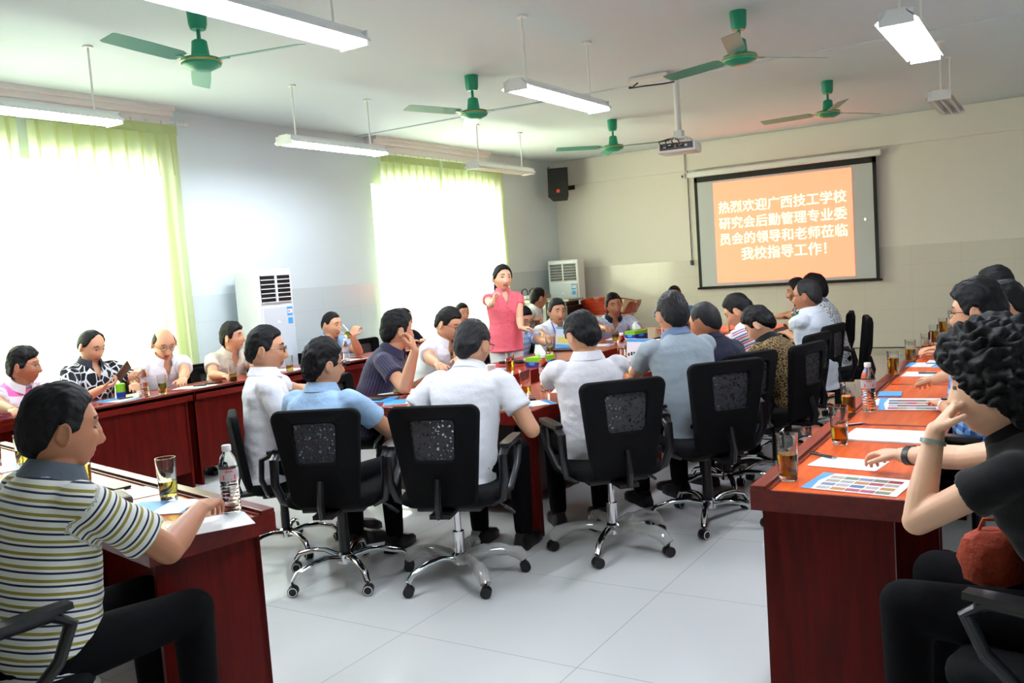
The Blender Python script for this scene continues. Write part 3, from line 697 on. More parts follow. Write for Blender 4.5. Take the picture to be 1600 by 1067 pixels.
def hair_geo(kind, seed, w, jaw):
    H_ = HAIR[kind]; line = H_[:9]; tt, ts, tb, rg = H_[9:]
    off = Vector((seed*3.7, seed*1.3, seed*.7))
    def fn(dx, dy, dz):
        p = head_pt(dx, dy, dz, w, jaw); az = abs(math.degrees(math.atan2(dx, dy)))
        for q in range(8):
            if line[q][0] <= az <= line[q+1][0]:
                t = (az-line[q][0])/(line[q+1][0]-line[q][0]); h = line[q][1]+(line[q+1][1]-line[q][1])*t; break
        else: h = line[8][1]
        if kind == 'bald': h += .0
        n1 = noise.noise(Vector((p.x*22, p.y*22, p.z*22))+off)
        if kind == 'curly': n2 = abs(noise.noise(Vector((p.x*55, p.y*55, p.z*55))+off))*2-.5
        else: n2 = noise.noise(Vector((p.x*160, p.y*45, p.z*45))+off)
        fz = .010+.03*sm(az, 95, 140); mk = sm(p.z-h-.008*n1, -.004, fz)
        thk = (tt*sm(p.z, .02, .10)+(ts if dy > -.4 else tb)*(1-sm(p.z, .02, .10)))
        if kind == 'reced' or kind == 'bald':
            thk *= 1-.6*sm(p.z, .085, .11)
            if kind == 'bald' and p.z > .045: mk *= 1-sm(p.z+.35*max(0, dy)*.1, .055, .085)
        nrm = Vector((dx, dy, dz*1.1)).normalized()
        return p+nrm*(-.006+mk*(.006+thk+rg*(n1*1.2+n2)))
    g = G(); g.loft(sphere_grid(fn, *((190, 150) if kind == 'curly' else (150, 110) if seed in (31, 17, 18, 19, 20) else (96, 72)))); return g

DBG = []; JOBS = []   # (object, voxel, smooth iterations, post function)
def remesh_job(o, vox, sit, post=None): JOBS.append((o, vox, sit, post))
M_skin = mat('skin', (206, 152, 118), .48, sss=.12, bump=.12, nscale=120, bdist=.002)
M_skin_l = mat('skin_light', (226, 178, 146), .46, sss=.12)
M_skin_d = mat('skin_tan', (176, 118, 86), .48, sss=.12, bump=.12, nscale=120, bdist=.002)
M_lip = mat('lips', (172, 92, 80), .45)
M_brow = mat('brow', (34, 24, 20), .8)
M_eyew = mat('eye_white', (150, 140, 132), .6); M_iris = mat('iris', (20, 13, 10), .15)
M_hair = mat('hair_black', (6, 5, 6), .6, spec=.22, bump=.5, nscale=130, stretch=(4, 1, 1), bdist=.003)
M_hairg = mat('hair_grey', (13, 13, 14), .6, var=(44, 43, 45), nscale=45, spec=.22)
M_trs = mat('trousers_dark', (7, 7, 9), .9, spec=.1, bump=.3, nscale=30)
M_trw = mat('trousers_white', (224, 222, 218), .8, bump=.4, nscale=20, bdist=.01)
M_trg = mat('trousers_grey', (60, 60, 64), .8)
M_shoe = mat('shoe_black', (14, 13, 13), .3)
M_gl = mat('spectacle_frame', (24, 22, 24), .3)
def cloth(name, col, **k):
    k.setdefault('bump', .55); k.setdefault('nscale', 9); k.setdefault('bdist', .03)
    return mat(name, col, .85, spec=.2, sheen=.15, **k)
S_white = cloth('shirt_white', (232, 233, 238)); S_blue = cloth('shirt_light_blue', (158, 190, 222)); S_grey = cloth('shirt_grey', (150, 162, 170))
S_navy = cloth('shirt_navy', (14, 20, 44)); S_pink = cloth('shirt_pink', (232, 110, 124), nscale=14); S_black = cloth('shirt_black', (7, 7, 8), bump=.2)
S_beige = cloth('polo_beige', (196, 186, 170)); S_collarg = cloth('collar_grey', (84, 94, 104)); S_denim = cloth('shirt_denim', (70, 104, 150))
def attr_cloth(name, kind, cols, pitch=.03):
    """woven or printed pattern driven by the cloth's own coordinate stored on the mesh"""
    m = mat(name, cols[0], .85, spec=.2, sheen=.15)
    at = N(m, 'ShaderNodeAttribute'); at.attribute_name = 'cloth'; sep = N(m, 'ShaderNodeSeparateXYZ'); lk(m, at.outputs['Vector'], sep.inputs[0])
    cr = N(m, 'ShaderNodeValToRGB'); cr.color_ramp.interpolation = 'CONSTANT'
    if kind in ('h', 'v'):
        mu = N(m, 'ShaderNodeMath'); mu.operation = 'MULTIPLY'; mu.inputs[1].default_value = 1/pitch; lk(m, sep.outputs['Y' if kind == 'h' else 'X'], mu.inputs[0])
        fr = N(m, 'ShaderNodeMath'); fr.operation = 'FRACT'; lk(m, mu.outputs[0], fr.inputs[0]); lk(m, fr.outputs[0], cr.inputs[0])
        stops = cols[1]; e = cr.color_ramp.elements; e[0].position = stops[0][0]; e[0].color = L(stops[0][1]); e[1].position = stops[1][0]; e[1].color = L(stops[1][1])
        for p, c in stops[2:]: q = e.new(p); q.color = L(c)
    elif kind == 'vor':
        v = N(m, 'ShaderNodeTexVoronoi'); v.feature = 'DISTANCE_TO_EDGE'; v.inputs['Scale'].default_value = 1/pitch; lk(m, at.outputs['Vector'], v.inputs['Vector']); lk(m, v.outputs['Distance'], cr.inputs[0])
        e = cr.color_ramp.elements; e[0].position = 0; e[0].color = L(cols[1]); e[1].position = .07; e[1].color = L(cols[0])
    elif kind == 'noise':
        v = N(m, 'ShaderNodeTexNoise'); v.inputs['Scale'].default_value = 1/pitch; v.inputs['Detail'].default_value = 3; lk(m, at.outputs['Vector'], v.inputs['Vector']); lk(m, v.outputs[0], cr.inputs[0])
        e = cr.color_ramp.elements; e[0].position = 0; e[0].color = L(cols[0]); e[1].position = .5; e[1].color = L(cols[1])
        if len(cols) > 2: q = e.new(.6); q.color = L(cols[2])
    elif kind == 'check':
        outs = []
        for ax in ('X', 'Y'):
            mu = N(m, 'ShaderNodeMath'); mu.operation = 'MULTIPLY'; mu.inputs[1].default_value = 1/pitch; lk(m, sep.outputs[ax], mu.inputs[0])
            fr = N(m, 'ShaderNodeMath'); fr.operation = 'FRACT'; lk(m, mu.outputs[0], fr.inputs[0])
            gt = N(m, 'ShaderNodeMath'); gt.operation = 'GREATER_THAN'; gt.inputs[1].default_value = .5; lk(m, fr.outputs[0], gt.inputs[0]); outs.append(gt.outputs[0])
        ad = N(m, 'ShaderNodeMath'); ad.operation = 'ADD'; lk(m, outs[0], ad.inputs[0]); lk(m, outs[1], ad.inputs[1])
        dv = N(m, 'ShaderNodeMath'); dv.operation = 'MULTIPLY'; dv.inputs[1].default_value = .45; lk(m, ad.outputs[0], dv.inputs[0]); lk(m, dv.outputs[0], cr.inputs[0])
        e = cr.color_ramp.elements; e[0].position = 0; e[0].color = L(cols[0]); e[1].position = .3; e[1].color = L(cols[1]); q = e.new(.7); q.color = L(cols[2])
    lk(m, cr.outputs[0], bsdf(m).inputs['Base Color'])
    n = N(m, 'ShaderNodeTexNoise'); n.inputs['Scale'].default_value = 9; tc = N(m, 'ShaderNodeTexCoord'); lk(m, tc.outputs['Object'], n.inputs['Vector'])
    bp = N(m, 'ShaderNodeBump'); bp.inputs['Strength'].default_value = .4; bp.inputs['Distance'].default_value = .03; lk(m, n.outputs[0], bp.inputs['Height']); lk(m, bp.outputs[0], bsdf(m).inputs['Normal'])
    return m
WH = (226, 226, 220); OL = (150, 138, 62); NV = (26, 34, 66)
S_stripe = attr_cloth('polo_striped', 'h', (WH, [(0, WH), (.25, NV), (.42, WH), (.62, OL), (.86, WH)]), .034)
S_pinkst = attr_cloth('polo_pink_white', 'h', (WH, [(0, (224, 222, 228)), (.4, (232, 110, 178)), (.75, (120, 112, 130)), (.86, (224, 222, 228))]), .13)
S_print = attr_cloth('polo_black_print', 'vor', ((14, 16, 24), (214, 218, 224)), .062)
S_dkstr = attr_cloth('shirt_dark_stripes', 'v', ((40, 38, 60), [(0, (42, 40, 64)), (.8, (92, 90, 116)), (.9, (42, 40, 64))]), .018)
S_multi = attr_cloth('polo_multi_stripes', 'h', (WH, [(0, WH), (.25, (196, 60, 110)), (.45, WH), (.62, (70, 90, 170)), (.85, WH)]), .04)
S_leo = attr_cloth('shirt_leopard', 'noise', ((24, 18, 14), (150, 120, 70), (40, 30, 20)), .014)
S_plaid = attr_cloth('shirt_plaid', 'check', ((216, 226, 240), (168, 190, 226), (130, 160, 214)), .05)
S_bplaid = attr_cloth('shirt_blue_plaid', 'check', ((30, 52, 96), (70, 120, 180), (150, 180, 214)), .04)
S_pat = attr_cloth('polo_fine_pattern', 'noise', ((206, 210, 222), (150, 158, 186), (206, 210, 222)), .012)
S_white_pat = attr_cloth('shirt_white_pattern', 'noise', ((224, 224, 226), (110, 112, 122), (224, 224, 226)), .02)
S_red = attr_cloth('shirt_red', 'h', ((150, 18, 34), [(0, (150, 18, 34)), (.93, (210, 150, 160))]), .12)
S_rg = attr_cloth('polo_red_green', 'h', (WH, [(0, (150, 30, 40)), (.35, WH), (.45, (20, 110, 96)), (.75, WH), (.85, (150, 30, 40))]), .16)

def frame(fwd, upv):
    y = Vector(fwd).normalized(); z = Vector(upv); z = (z-y*z.dot(y)).normalized(); x = y.cross(z)
    return Matrix((x, y, z)).transposed()
def ik(S, T, a, b, pole):
    d = T-S; Ln = d.length; mx = (a+b)*.995
    if Ln > mx: T = S+d.normalized()*mx; d = T-S; Ln = mx
    Ln = max(Ln, abs(a-b)+.02)
    k = (a*a-b*b+Ln*Ln)/(2*Ln); h = math.sqrt(max(a*a-k*k, 0)); n = d.normalized(); p = Vector(pole); p = (p-n*p.dot(n)); p = p.normalized() if p.length > 1e-4 else n.orthogonal().normalized()
    return S+n*k+p*h, T
def hand(g, W_, fwd, palm, side, curl=.35, spread=.1, s=1.0, point=False, thumb=.5):
    """palm: direction the palm faces; side: +1 right hand, -1 left"""
    F = frame(fwd, -Vector(palm)); f = F.col[1]; n = F.col[2]; x = F.col[0]
    tsd = -side   # thumb on the inner side when palm is down
    c = W_+f*.045*s
    rings = []
    for t, w, h in ((-.01, .026, .019), (.012, .034, .018), (.045, .042, .0155), (.075, .042, .013), (.088, .038, .010)):
        rings.append([W_+f*t*s+(x*math.cos(2*PI*k/14)*w+n*math.sin(2*PI*k/14)*h)*s for k in range(14)])
    g.loft(rings)
    ln = [.072, .079, .074, .058]
    for i in range(4):
        off = (i-1.5)*.0205*-tsd
        cu = curl*(1+.12*i); 
        if point: cu = .12 if i == 0 else 1.15
        d = (f+x*(off/.0205)*spread*.25).normalized(); p = W_+f*.084*s+x*off*s; q = n*-.002
        segs = [ln[i]*.45, ln[i]*.31, ln[i]*.24]; a = cu*.7; rad = [.0092, .0086, .0078, .0068]
        for j in range(3):
            dd = (d*math.cos(a)-n*math.sin(a)); p2 = p+dd*segs[j]*s; g.cap(p, p2, rad[j]*s, rad[j+1]*s, 9); p = p2; a += cu*.95
    p = W_+f*.022*s+x*tsd*.026*s-n*.004*s
    d1 = (f*.62+x*tsd*.75-n*thumb*.5).normalized(); p2 = p+d1*.045*s; d2 = (f*.9+x*tsd*.25-n*thumb*.7).normalized()
    g.cap(p, p2, .0135*s, .0105*s, 9); p3 = p2+d2*.032*s; g.cap(p2, p3, .0102*s, .0085*s, 9)
    return F
def torso_rings(P, fr, prof, n=28, off=0.0):
    rings = []
    for t, w, d, yo in prof:
        c, F = fr(t)
        rings.append([c+F.col[0]*((w+off)*math.copysign(abs(math.cos(2*PI*k/n))**.85, math.cos(2*PI*k/n)))+F.col[1]*((d+off)*math.copysign(abs(math.sin(2*PI*k/n))**.9, math.sin(2*PI*k/n))+yo) for k in range(n)])
    return rings

def person(label, head_at, yawd, s=1.0, seat=.44, shirt=None, collar=None, trs=None, skin=None, hair='short', hairm=None,
           hy=0, hp=0, hr=0, RH=None, LH=None, rk=None, lk_=None, twist=0, sidel=0, lean=None, fem=False, fat=1.0, stand=False,
           glasses=None, sleeve=.60, vox=.0052, jaw=1.0, hw=1.0, seed=0, vneck=False, hs=1.06, chair=None, chair_s=None, knees=None, lean_max=26,
           poleR=None, poleL=None, placket=False, legs=True, bare=False, chair_dy=0.0):
    """head_at: world position of the head centre. The figure sits (or stands) so that its head arrives there."""
    skin = skin or M_skin; trs = trs or M_trs; hairm = hairm or M_hair; shirt = shirt or S_white
    Yw = Rz(math.radians(yawd)); hz = (.88 if stand else seat+.085)
    SL = .49 if not fem else .46
    def build(lean_deg):
        Lr = math.radians(lean_deg)
        def fr(t):
            # spine param t metres from the pelvis joint: bends progressively
            q = max(0, min(1, t/SL)); a = Lr*(.65+.5*q) if t > 0 else Lr*.5
            # integrate
            st = 12; p = Vector((0, 0, hz))
            for i in range(st):
                qq = (i+.5)/st; aa = Lr*(.65+.5*max(0, min(1, qq*t/SL))); p += Vector((math.sin(math.radians(sidel)), math.sin(aa), math.cos(aa)))*(t/st) if t > 0 else Vector((0, 0, t/st))
            tw = math.radians(twist)*q
            F = Rz(tw) @ Ry(math.radians(sidel)) @ Rx(-a)
            return p, F
        nb, NF = fr(SL)
        na = Lr*.55+math.radians(-4)
        hd = Rz(math.radians(twist)) @ Vector((math.sin(math.radians(sidel*.5)), math.sin(na), math.cos(na)))
        pitch = math.radians(hp)
        hc = nb+hd*.072+Vector((0, 0, .054))+Rz(math.radians(hy)) @ Vector((0, .022*math.cos(pitch)+.035*math.sin(-pitch), -.02*math.sin(-pitch)))
        return fr, nb, hc
    if lean is None:
        lo, hi = 0, lean_max; target = head_at[2]/s
        for _ in range(22):
            mid = (lo+hi)/2
            if build(mid)[2].z > target: lo = mid
            else: hi = mid
        lean = (lo+hi)/2
    fr, nb, hc = build(lean)
    if not stand:
        d_ = head_at[2]/s-hc.z; k_ = max(-.085, min(.07, d_)); hz += k_; seat += k_; SL += (d_-k_)
        prof_k = SL/(.49 if not fem else .46)
        fr, nb, hc = build(lean)
    else: prof_k = 1
    pos = Vector((head_at[0], head_at[1], 0))-(Yw @ Vector((hc.x, hc.y, 0)))*s
    dz = head_at[2]-hc.z*s if stand else 0
    if not stand: hz_fix = 0
    root = thing('person', label, 'person', (pos.x, pos.y, 0), math.radians(yawd))
    Yi = Yw.transposed()
    def loc(w): return (Yi @ (Vector(w)-pos))/s
    HF = Rz(math.radians(hy)) @ Rx(math.radians(hp)) @ Ry(math.radians(hr))
    # ---- arms
    sw = .158 if fem else .185
    cS, FS = fr(SL-.055)
    arms = {}
    for sd, T, k in ((1, RH, rk), (-1, LH, lk_)):
        S = cS+FS.col[0]*sd*sw+FS.col[1]*.005
        a, b = (.285, .245) if not fem else (.265, .23)
        T_ = loc(T) if T is not None else Vector((sd*.14, .36, .775/s)) if not stand else Vector((sd*.2, .1, .82))
        pole = Vector((sd*.75, -.35, -1)) if (poleR if sd > 0 else poleL) is None else Yi @ Vector(poleR if sd > 0 else poleL)
        E, Wp = ik(S, T_, a, b, pole)
        k = dict(k or {}); kf = k.pop('fwd', None); kp = k.pop('palm', (0, 0, -1)); 
        f = (Wp-E).normalized() if kf is None else Yi @ Vector(kf)
        if kf is None and not k.pop('free', False): f = Vector((f.x, f.y, f.z*.3)).normalized()
        k.pop('free', None)
        pl = Yi @ Vector(kp)
        arms[sd] = (S, E, Wp, f, pl, k)
    # ---- skin: one continuous surface (head, neck, trunk, arms, hands)
    g = G(); hg = sphere_grid(lambda a, b, c: head_pt(a, b, c, hw, jaw))
    HF0 = HF; HF = HF*hs; g.loft([[hc+HF @ p for p in ring] for ring in hg])
    for sd in (-1, 1):
        ER = HF @ Rz(math.radians(-24*sd)) @ Rx(math.radians(-8))
        ec = hc+HF @ Vector((sd*.082*hw, -.008, -.008)); g.ell(ec, (.008, .018, .032), ER, 12, 10)
        g.tube([ec+ER @ Vector((sd*.006, .015*math.cos(q), .001+.030*math.sin(q))) for q in [PI*(-.35+1.5*i/9) for i in range(10)]], .0050, 6)
    nk = .049 if fem else .060
    g.cap(nb-FS.col[2]*.03, hc+HF @ Vector((0, -.004, -.062)), nk*1.06*(.5+.5*fat), nk*.88*(.5+.5*fat), 20)
    if fem: prof = [(-.06, .15, .10, 0), (.05, .15, .10, 0), (.16, .125, .085, .0), (.30, .15, .10, .01), (.40, .15, .085, 0), (.45, .10, .06, 0), (.478, .055, .05, 0)]
    else: prof = [(-.06, .155, .11, 0), (.05, .155, .115*fat, .01*(fat-1)*10), (.16, .145*fat, .112*fat, .02*(fat-1)*6), (.30, .165, .115, .005), (.38, .180, .108, 0), (.42, .168, .096, 0), (.455, .128, .08, -.004), (.485, .078, .066, -.004), (.51, .060, .058, -.002)]
    prof = [(t*prof_k if t > 0 else t, w, d, yo) for t, w, d, yo in prof]
    g.loft(torso_rings(None, fr, [(t, w*.93, d*.93, yo) for t, w, d, yo in prof]))
    for sd in (-1, 1):
        S, E, Wp, f, pl, k = arms[sd]; q = .86 if fem else 1.0
        g.cap(S-FS.col[0]*sd*.03, S.lerp(E, .2), .034*q, .043*q, 16); g.cap(S.lerp(E, .15), E, .046*q, .041*q, 16); 
        m1 = E.lerp(Wp, .3); g.cap(E, m1, .040*q, .042*q, 16); g.cap(m1, Wp, .042*q, .0265*q, 16)
        hand(g, Wp, f, pl, sd, s=.97 if not fem else .9, **k)
    M4 = Matrix.Scale(s, 4)
    if dz: M4 = Matrix.Translation((0, 0, dz)) @ M4
    if bare:
        for sd in (-1, 1):
            g.cap((sd*.09, 0, hz), (sd*.12, .42, hz-.01), .078, .055); g.cap((sd*.12, .42, hz-.01), (sd*.12, .36, .09), .052, .036)
    g.xf(M4); sk = obj('body', g, [skin, M_lip, M_brow], root, fix=False)
    HI = HF0.transposed()*(1/hs)
    def face_post(me, hc=hc*s+Vector((0, 0, dz)), HI=HI, s=s):
        n = len(me.polygons); mi = [0]*n
        for p in me.polygons:
            c = p.center; d = c-hc
            if d.length > .16*s: continue
            q = (HI @ d)/s
            if q.y > .06:
                ax = abs(q.x)
                if ax < .023 and -.074 < q.z < -.057: mi[p.index] = 1
                elif .014 < ax < .046 and .026 < q.z-(.004 if ax < .035 else 0) < .033: mi[p.index] = 2
        me.polygons.foreach_set('material_index', mi); me.update()
    remesh_job(sk, vox*s, 1, face_post)
    # ---- eyes
    for sd in (-1, 1):
        ey = hc+HF @ Vector((sd*.0315, .0805, .006)); e = G(); e.ell(ey, (.0125, .0062, .0045), HF, 12, 8).ell(ey+HF @ Vector((0, .0035, 0)), (.0064, .0034, .0047), HF, 10, 6, mi=1)
        e.xf(M4); obj('eye', e, [M_eyew, M_iris], root, True)
    # ---- hair
    h = hair_geo(hair, seed, hw, jaw); h.v = [tuple(hc+HF @ Vector(p)) for p in h.v]; h.xf(M4); ho = obj('hair', h, hairm, root, True, fix=False)
    if hair == 'pony':
        e = G(); pts = [Vector((0, -.10, .01)), Vector((0, -.135, -.02)), Vector((.004, -.135, -.08)), Vector((.008, -.12, -.15)), Vector((.01, -.11, -.2))]
        e.tube([hc+HF @ p for p in pts], [.018, .030, .028, .022, .008], 12); e.xf(M4); obj('ponytail', e, hairm, ho, True)
    if glasses:
        e = G(); gm = M_gl
        for sd in (-1, 1):
            cc = Vector((sd*.033, .100, .004)); pts = [hc+HF @ (cc+Vector((.0235*math.cos(a), -.004*abs(math.cos(a)), .016*math.sin(a)))) for a in [2*PI*i/18 for i in range(19)]]
            e.tube(pts, .0014 if glasses == 'thin' else .0024, 6)
            e.tube([hc+HF @ Vector(p) for p in ((sd*.056, .096, .008), (sd*.074, .080, .010), (sd*.080*hw, .0, .008), (sd*.080*hw, -.02, -.006))], .0018, 6)
        e.tube([hc+HF @ Vector(p) for p in ((-.010, .101, .008), (0, .104, .010), (.010, .101, .008))], .0018, 6)
        e.xf(M4); go = obj('glasses', e, gm, root, True)
        e = G()
        for sd in (-1, 1):
            R = HF @ Rx(PI/2); e.lathe([(.022, -.0004), (.022, .0004)], 16, hc+HF @ Vector((sd*.033, .100, .004)), R)
        e.xf(M4); obj('lens', e, M_pane, go)
    # ---- shirt
    g = G(); o_ = .016
    lo = (-.10, .172*fat, .136, 0) if not stand else (-.10, .16, .12, 0)
    g.loft(torso_rings(None, fr, [lo]+[(t, w*(1.04 if i < 3 else 1.0), d, yo) for i, (t, w, d, yo) in enumerate(prof)], off=o_))
    caps = {}
    for sd in (-1, 1):
        S, E, Wp, f, pl, k = arms[sd]; q = .86 if fem else 1.0
        e1 = S.lerp(E, sleeve); dirn = (E-S).normalized(); a = dirn.orthogonal().normalized(); b = dirn.cross(a)
        g.ell(S-FS.col[0]*sd*.022, (.062*q, .064*q, .060*q), None, 18, 12)
        rings = [[S.lerp(e1, t)+(a*math.cos(2*PI*j/18)+b*math.sin(2*PI*j/18))*r_*q for j in range(18)] for t, r_ in ((-.12, .045), (0, .058), (.4, .062), (.8, .066), (1, .069))]
        g.loft(rings); caps[sd] = (S*s, dirn)
    g.xf(M4); sh = obj('shirt', g, shirt, root, fix=False)
    def shirt_post(me, fr=fr, s=s, arms=arms, seed=seed, fem=fem, vneck=vneck, dz=dz, prof=prof, fat=fat):
        nv = len(me.vertices); co = np.empty(nv*3); me.vertices.foreach_get('co', co); co = co.reshape(-1, 3); nr = np.array([tuple(v.normal) for v in me.vertices]) if nv < 400000 else None
        cc = co/s; cc[:, 2] -= dz/s
        p0 = np.array(fr(0)[0]); p1 = np.array(fr(SL)[0]); ax = (p1-p0)/np.linalg.norm(p1-p0); t = (cc-p0) @ ax
        F = fr(SL*.6)[1]; X = np.array(F.col[0]); Yv = np.array(F.col[1]); u = np.arctan2((cc-p0-np.outer(t, ax)) @ Yv, (cc-p0-np.outer(t, ax)) @ X)*.16
        att = np.stack([u, t, (cc @ Yv)*0], 1)
        for sd in (-1, 1):
            S, E = np.array(arms[sd][0]), np.array(arms[sd][1]); d = (E-S)/np.linalg.norm(E-S); q = (cc-S) @ d; r = np.linalg.norm(cc-S-np.outer(q, d), axis=1)
            lat = (cc-p0-np.outer(t, ax)) @ X*sd
            msk = (q > .0) & (r < .085) & (lat > .125*(1 if not fem else .85)); aa = np.array(Vector(d).orthogonal().normalized()); bb = np.cross(d, aa)
            uu = np.arctan2((cc-S) @ aa, (cc-S) @ bb)*.065
            att[msk, 0] = uu[msk]; att[msk, 1] = q[msk]+.4
        # folds
        off = Vector((seed*2.1, seed, seed*.4)); disp = np.zeros(nv)
        for i in range(nv):
            c = cc[i]; a_ = att[i]
            disp[i] = .0055*noise.noise(Vector((c[0]*7, c[1]*7, c[2]*15))+off)+.0030*noise.noise(Vector((c[0]*16, c[1]*16, c[2]*34))+off)
        co = co+nr*(disp*s)[:, None]; me.vertices.foreach_set('co', co.reshape(-1))
        at = me.attributes.new('cloth', 'FLOAT_VECTOR', 'POINT'); at.data.foreach_set('vector', att.astype(np.float32).reshape(-1))
        if vneck:
            c5, F5 = fr(SL-.01); c5 = np.array(c5); bm = bmesh.new(); bm.from_mesh(me); kill = []
            Xc = np.array(F5.col[0]); Yc = np.array(F5.col[1]); Zc = np.array(F5.col[2])
            for f_ in bm.faces:
                c = np.array(f_.calc_center_median())/s; c[2] -= dz/s; d = c-c5; zz = d @ Zc; xx = abs(d @ Xc); yy_ = d @ Yc
                if yy_ > -.01 and xx < .040*(1+zz/.10) and -.10 < zz < .035: kill.append(f_)
            bmesh.ops.delete(bm, geom=kill, context='FACES'); bm.to_mesh(me); bm.free()
        me.update()
    remesh_job(sh, .0085*s, 9, shirt_post)
    # ---- collar
    cm = collar or shirt; c5, F5 = fr(SL-.012); g = G(); nn = 26; gap = .30 if not vneck else .42
    rows = []
    for (r_, z_) in ((nk*1.12, .020), (nk*1.13, .052), (nk*1.22, .054), (nk*1.60, .008), (nk*1.56, .004), (nk*1.12, .020)):
        row = []
        for j in range(nn+1):
            a = PI/2+gap+(2*PI-2*gap)*j/nn; e = abs(j/nn-.5)*2; zz = z_-(.020*e**4 if z_ < .03 else .012*e**3)
            row.append(c5+F5.col[0]*r_*1.02*math.cos(a)+F5.col[1]*(r_*math.sin(a)+.004)+F5.col[2]*zz)
        rows.append(row)
    g.loft(rows, closed=False, cap=False); g.xf(M4); obj('collar', g, cm, sh, True)
    if placket:
        g = G(); 
        for j in range(7):
            t = SL-.09-j*.058; c_, F_ = fr(t); dd = np.interp(t, [q[0] for q in prof], [q[2]+q[3] for q in prof])
            g.ell(c_+F_.col[1]*(dd+.017), (.0055, .003, .0055), F_, 8, 6)
        g.xf(M4); obj('button', g, mat('button_'+cm.name, (200, 80, 100) if fem else (220, 220, 214), .4), sh)
    # ---- trousers, shoes
    if legs:
        g = G(); kn = knees or (.13, .41)
        g.ell((0, -.01, hz), (.166*(.6+.4*fat), .118, .10) if not fem else (.150, .100, .11), None, 22, 12)
        sg = G()
        for sd in (-1, 1):
            if stand: Hj, K, A = Vector((sd*.085, 0, hz-.02)), Vector((sd*.09, .02, .48)), Vector((sd*.095, -.01, .10))
            else: Hj, K, A = Vector((sd*.092, 0, hz)), Vector((sd*kn[0], kn[1], hz+.005)), Vector((sd*kn[0], kn[1]+.0, .10))
            if not bare: g.cap(Hj, K, .088, .066, 18); g.cap(K, A, .064, .050, 18)
            else: g.cap(Hj, Hj.lerp(K, .75), .092, .078, 18)
            F = [A.x, A.y]
            sg = G()
            sg.loft([[Vector((A.x+x*w, A.y+y, z)) for x, z in ((-.045, 0), (.045, 0), (.045, .03), (.03, h_), (-.03, h_), (-.045, .03))] for y, w, h_ in ((-.075, .7, .06), (-.05, .95, .085), (.02, .9, .09), (.08, 1.05, .065), (.15, .95, .05), (.185, .5, .03))])
            sg.xf(Matrix.Scale(s, 4)); obj('shoe', sg, M_shoe, root, True)
        g.xf(M4); tr = obj('trousers', g, trs, root, fix=False); remesh_job(tr, .012*s, 3, None)
    if chair:
        cp_ = pos+Yw @ Vector((0, .075*s+chair_dy, 0))
        put_chair(cp_.x, cp_.y, yawd, chair[0], chair[1] if len(chair) > 1 else False, chair_s or max(.88, min(1.1, seat*s/.47)))
    root['_s'] = s; DBG.append((label[:34], tuple(head_at), tuple(pos+Yw @ (hc*s)), lean, nb.z*s))
    return root, dict(arms=arms, pos=pos, Yw=Yw, s=s, hc=hc, HF=HF, M4=M4, fr=fr)
def to_world(info, p): return info['Yw'] @ (Vector(p)*info['s'])+info['pos']
# ================================================================== THE PEOPLE
dn = (0, 0, -1)
# --- window row, left to right
_, I = person('man in a pink and white striped polo at the left edge, looking right', (-6.280, 3.469, 1.065), -82, 1.03, shirt=S_pinkst, collar=mat('collar_white', (222, 222, 226), .8), hair='full', hy=32, hp=-3, glasses='thin', seed=1, fat=1.05,
   RH=(-5.620, 3.041, 0.800), LH=(-5.660, 3.274, 0.800), chair=('black office chair behind the man in the pink and white polo',), skin=M_skin_d)
_, P2 = person('man in a black polo with white print, tapping a phone at the window row', (-6.280, 4.000, 1.149), -88, 1.02, shirt=S_print, collar=mat('collar_navy', (26, 30, 44), .8), hair='reced', hy=6, hp=-22, seed=2, fat=1.08, vneck=True,
   RH=(-5.980, 3.858, 0.849), LH=(-5.960, 4.186, 0.942), rk=dict(fwd=(.55, .6, .25), palm=(0.2, .3, 1), curl=.7), lk_=dict(fwd=(.2, -.8, -.1), palm=(0, 0, -1), curl=.8), chair=('black office chair behind the man in the black printed polo',), skin=M_skin)
_, P3 = person('bald man in glasses and white shirt looking down at the window row', (-6.300, 4.652, 1.099), -98, 1.04, shirt=S_white, hair='bald', hy=-10, hp=-24, glasses='thin', seed=3, vneck=True, placket=True,
   RH=(-5.742, 3.923, 0.790), LH=(-5.819, 4.427, 0.800), chair=('black office chair behind the bald man in the white shirt',), skin=M_skin)
_, P4 = person('man in a grey beige polo looking right, in front of the white air conditioner', (-6.280, 5.347, 1.082), -98, 1.0, shirt=S_beige, hair='full', hy=32, hp=2, seed=4, vneck=True,
   RH=(-5.921, 4.930, 0.790), LH=(-5.909, 5.251, 0.790), chair=('black office chair behind the man in the grey beige polo',))
_, P5 = person('man in a light blue shirt lifting a glass to drink, at the window row', (-6.280, 6.615, 1.078), -100, 1.06, shirt=S_blue, hair='crew', hy=14, hp=-6, seed=5, fat=1.12, vneck=True, placket=True,
   RH=(-5.136, 5.382, 0.800), LH=(-5.960, 6.553, 0.973), lk_=dict(fwd=(.1, .45, .6), palm=(-.2, 1, -.2), curl=.75), chair=('black office chair behind the man lifting a glass',))
_, P6 = person('man mostly hidden behind the man in the dark striped shirt, at the window row', (-6.300, 7.812, 1.030), -95, 1.05, shirt=S_navy, hair='crew', hy=-15, seed=6, legs=False)
_, P7 = person('man hidden behind the bespectacled man in white, only his dark hair showing', (-6.300, 8.947, 1.014), -95, 1.0, shirt=S_white, hair='short', hy=-20, seed=7, legs=False)
_, P10 = person('man in a pale polo with thinning hair, turned away, left of the far air conditioner', (-5.750, 9.898, 1.121), -78, 1.08, shirt=cloth('polo_pale', (206, 208, 206)), hair='reced', hy=48, hp=-4, seed=8, skin=M_skin_d,
   RH=(-5.648, 9.317, 0.820), LH=(-5.682, 9.728, 0.850))
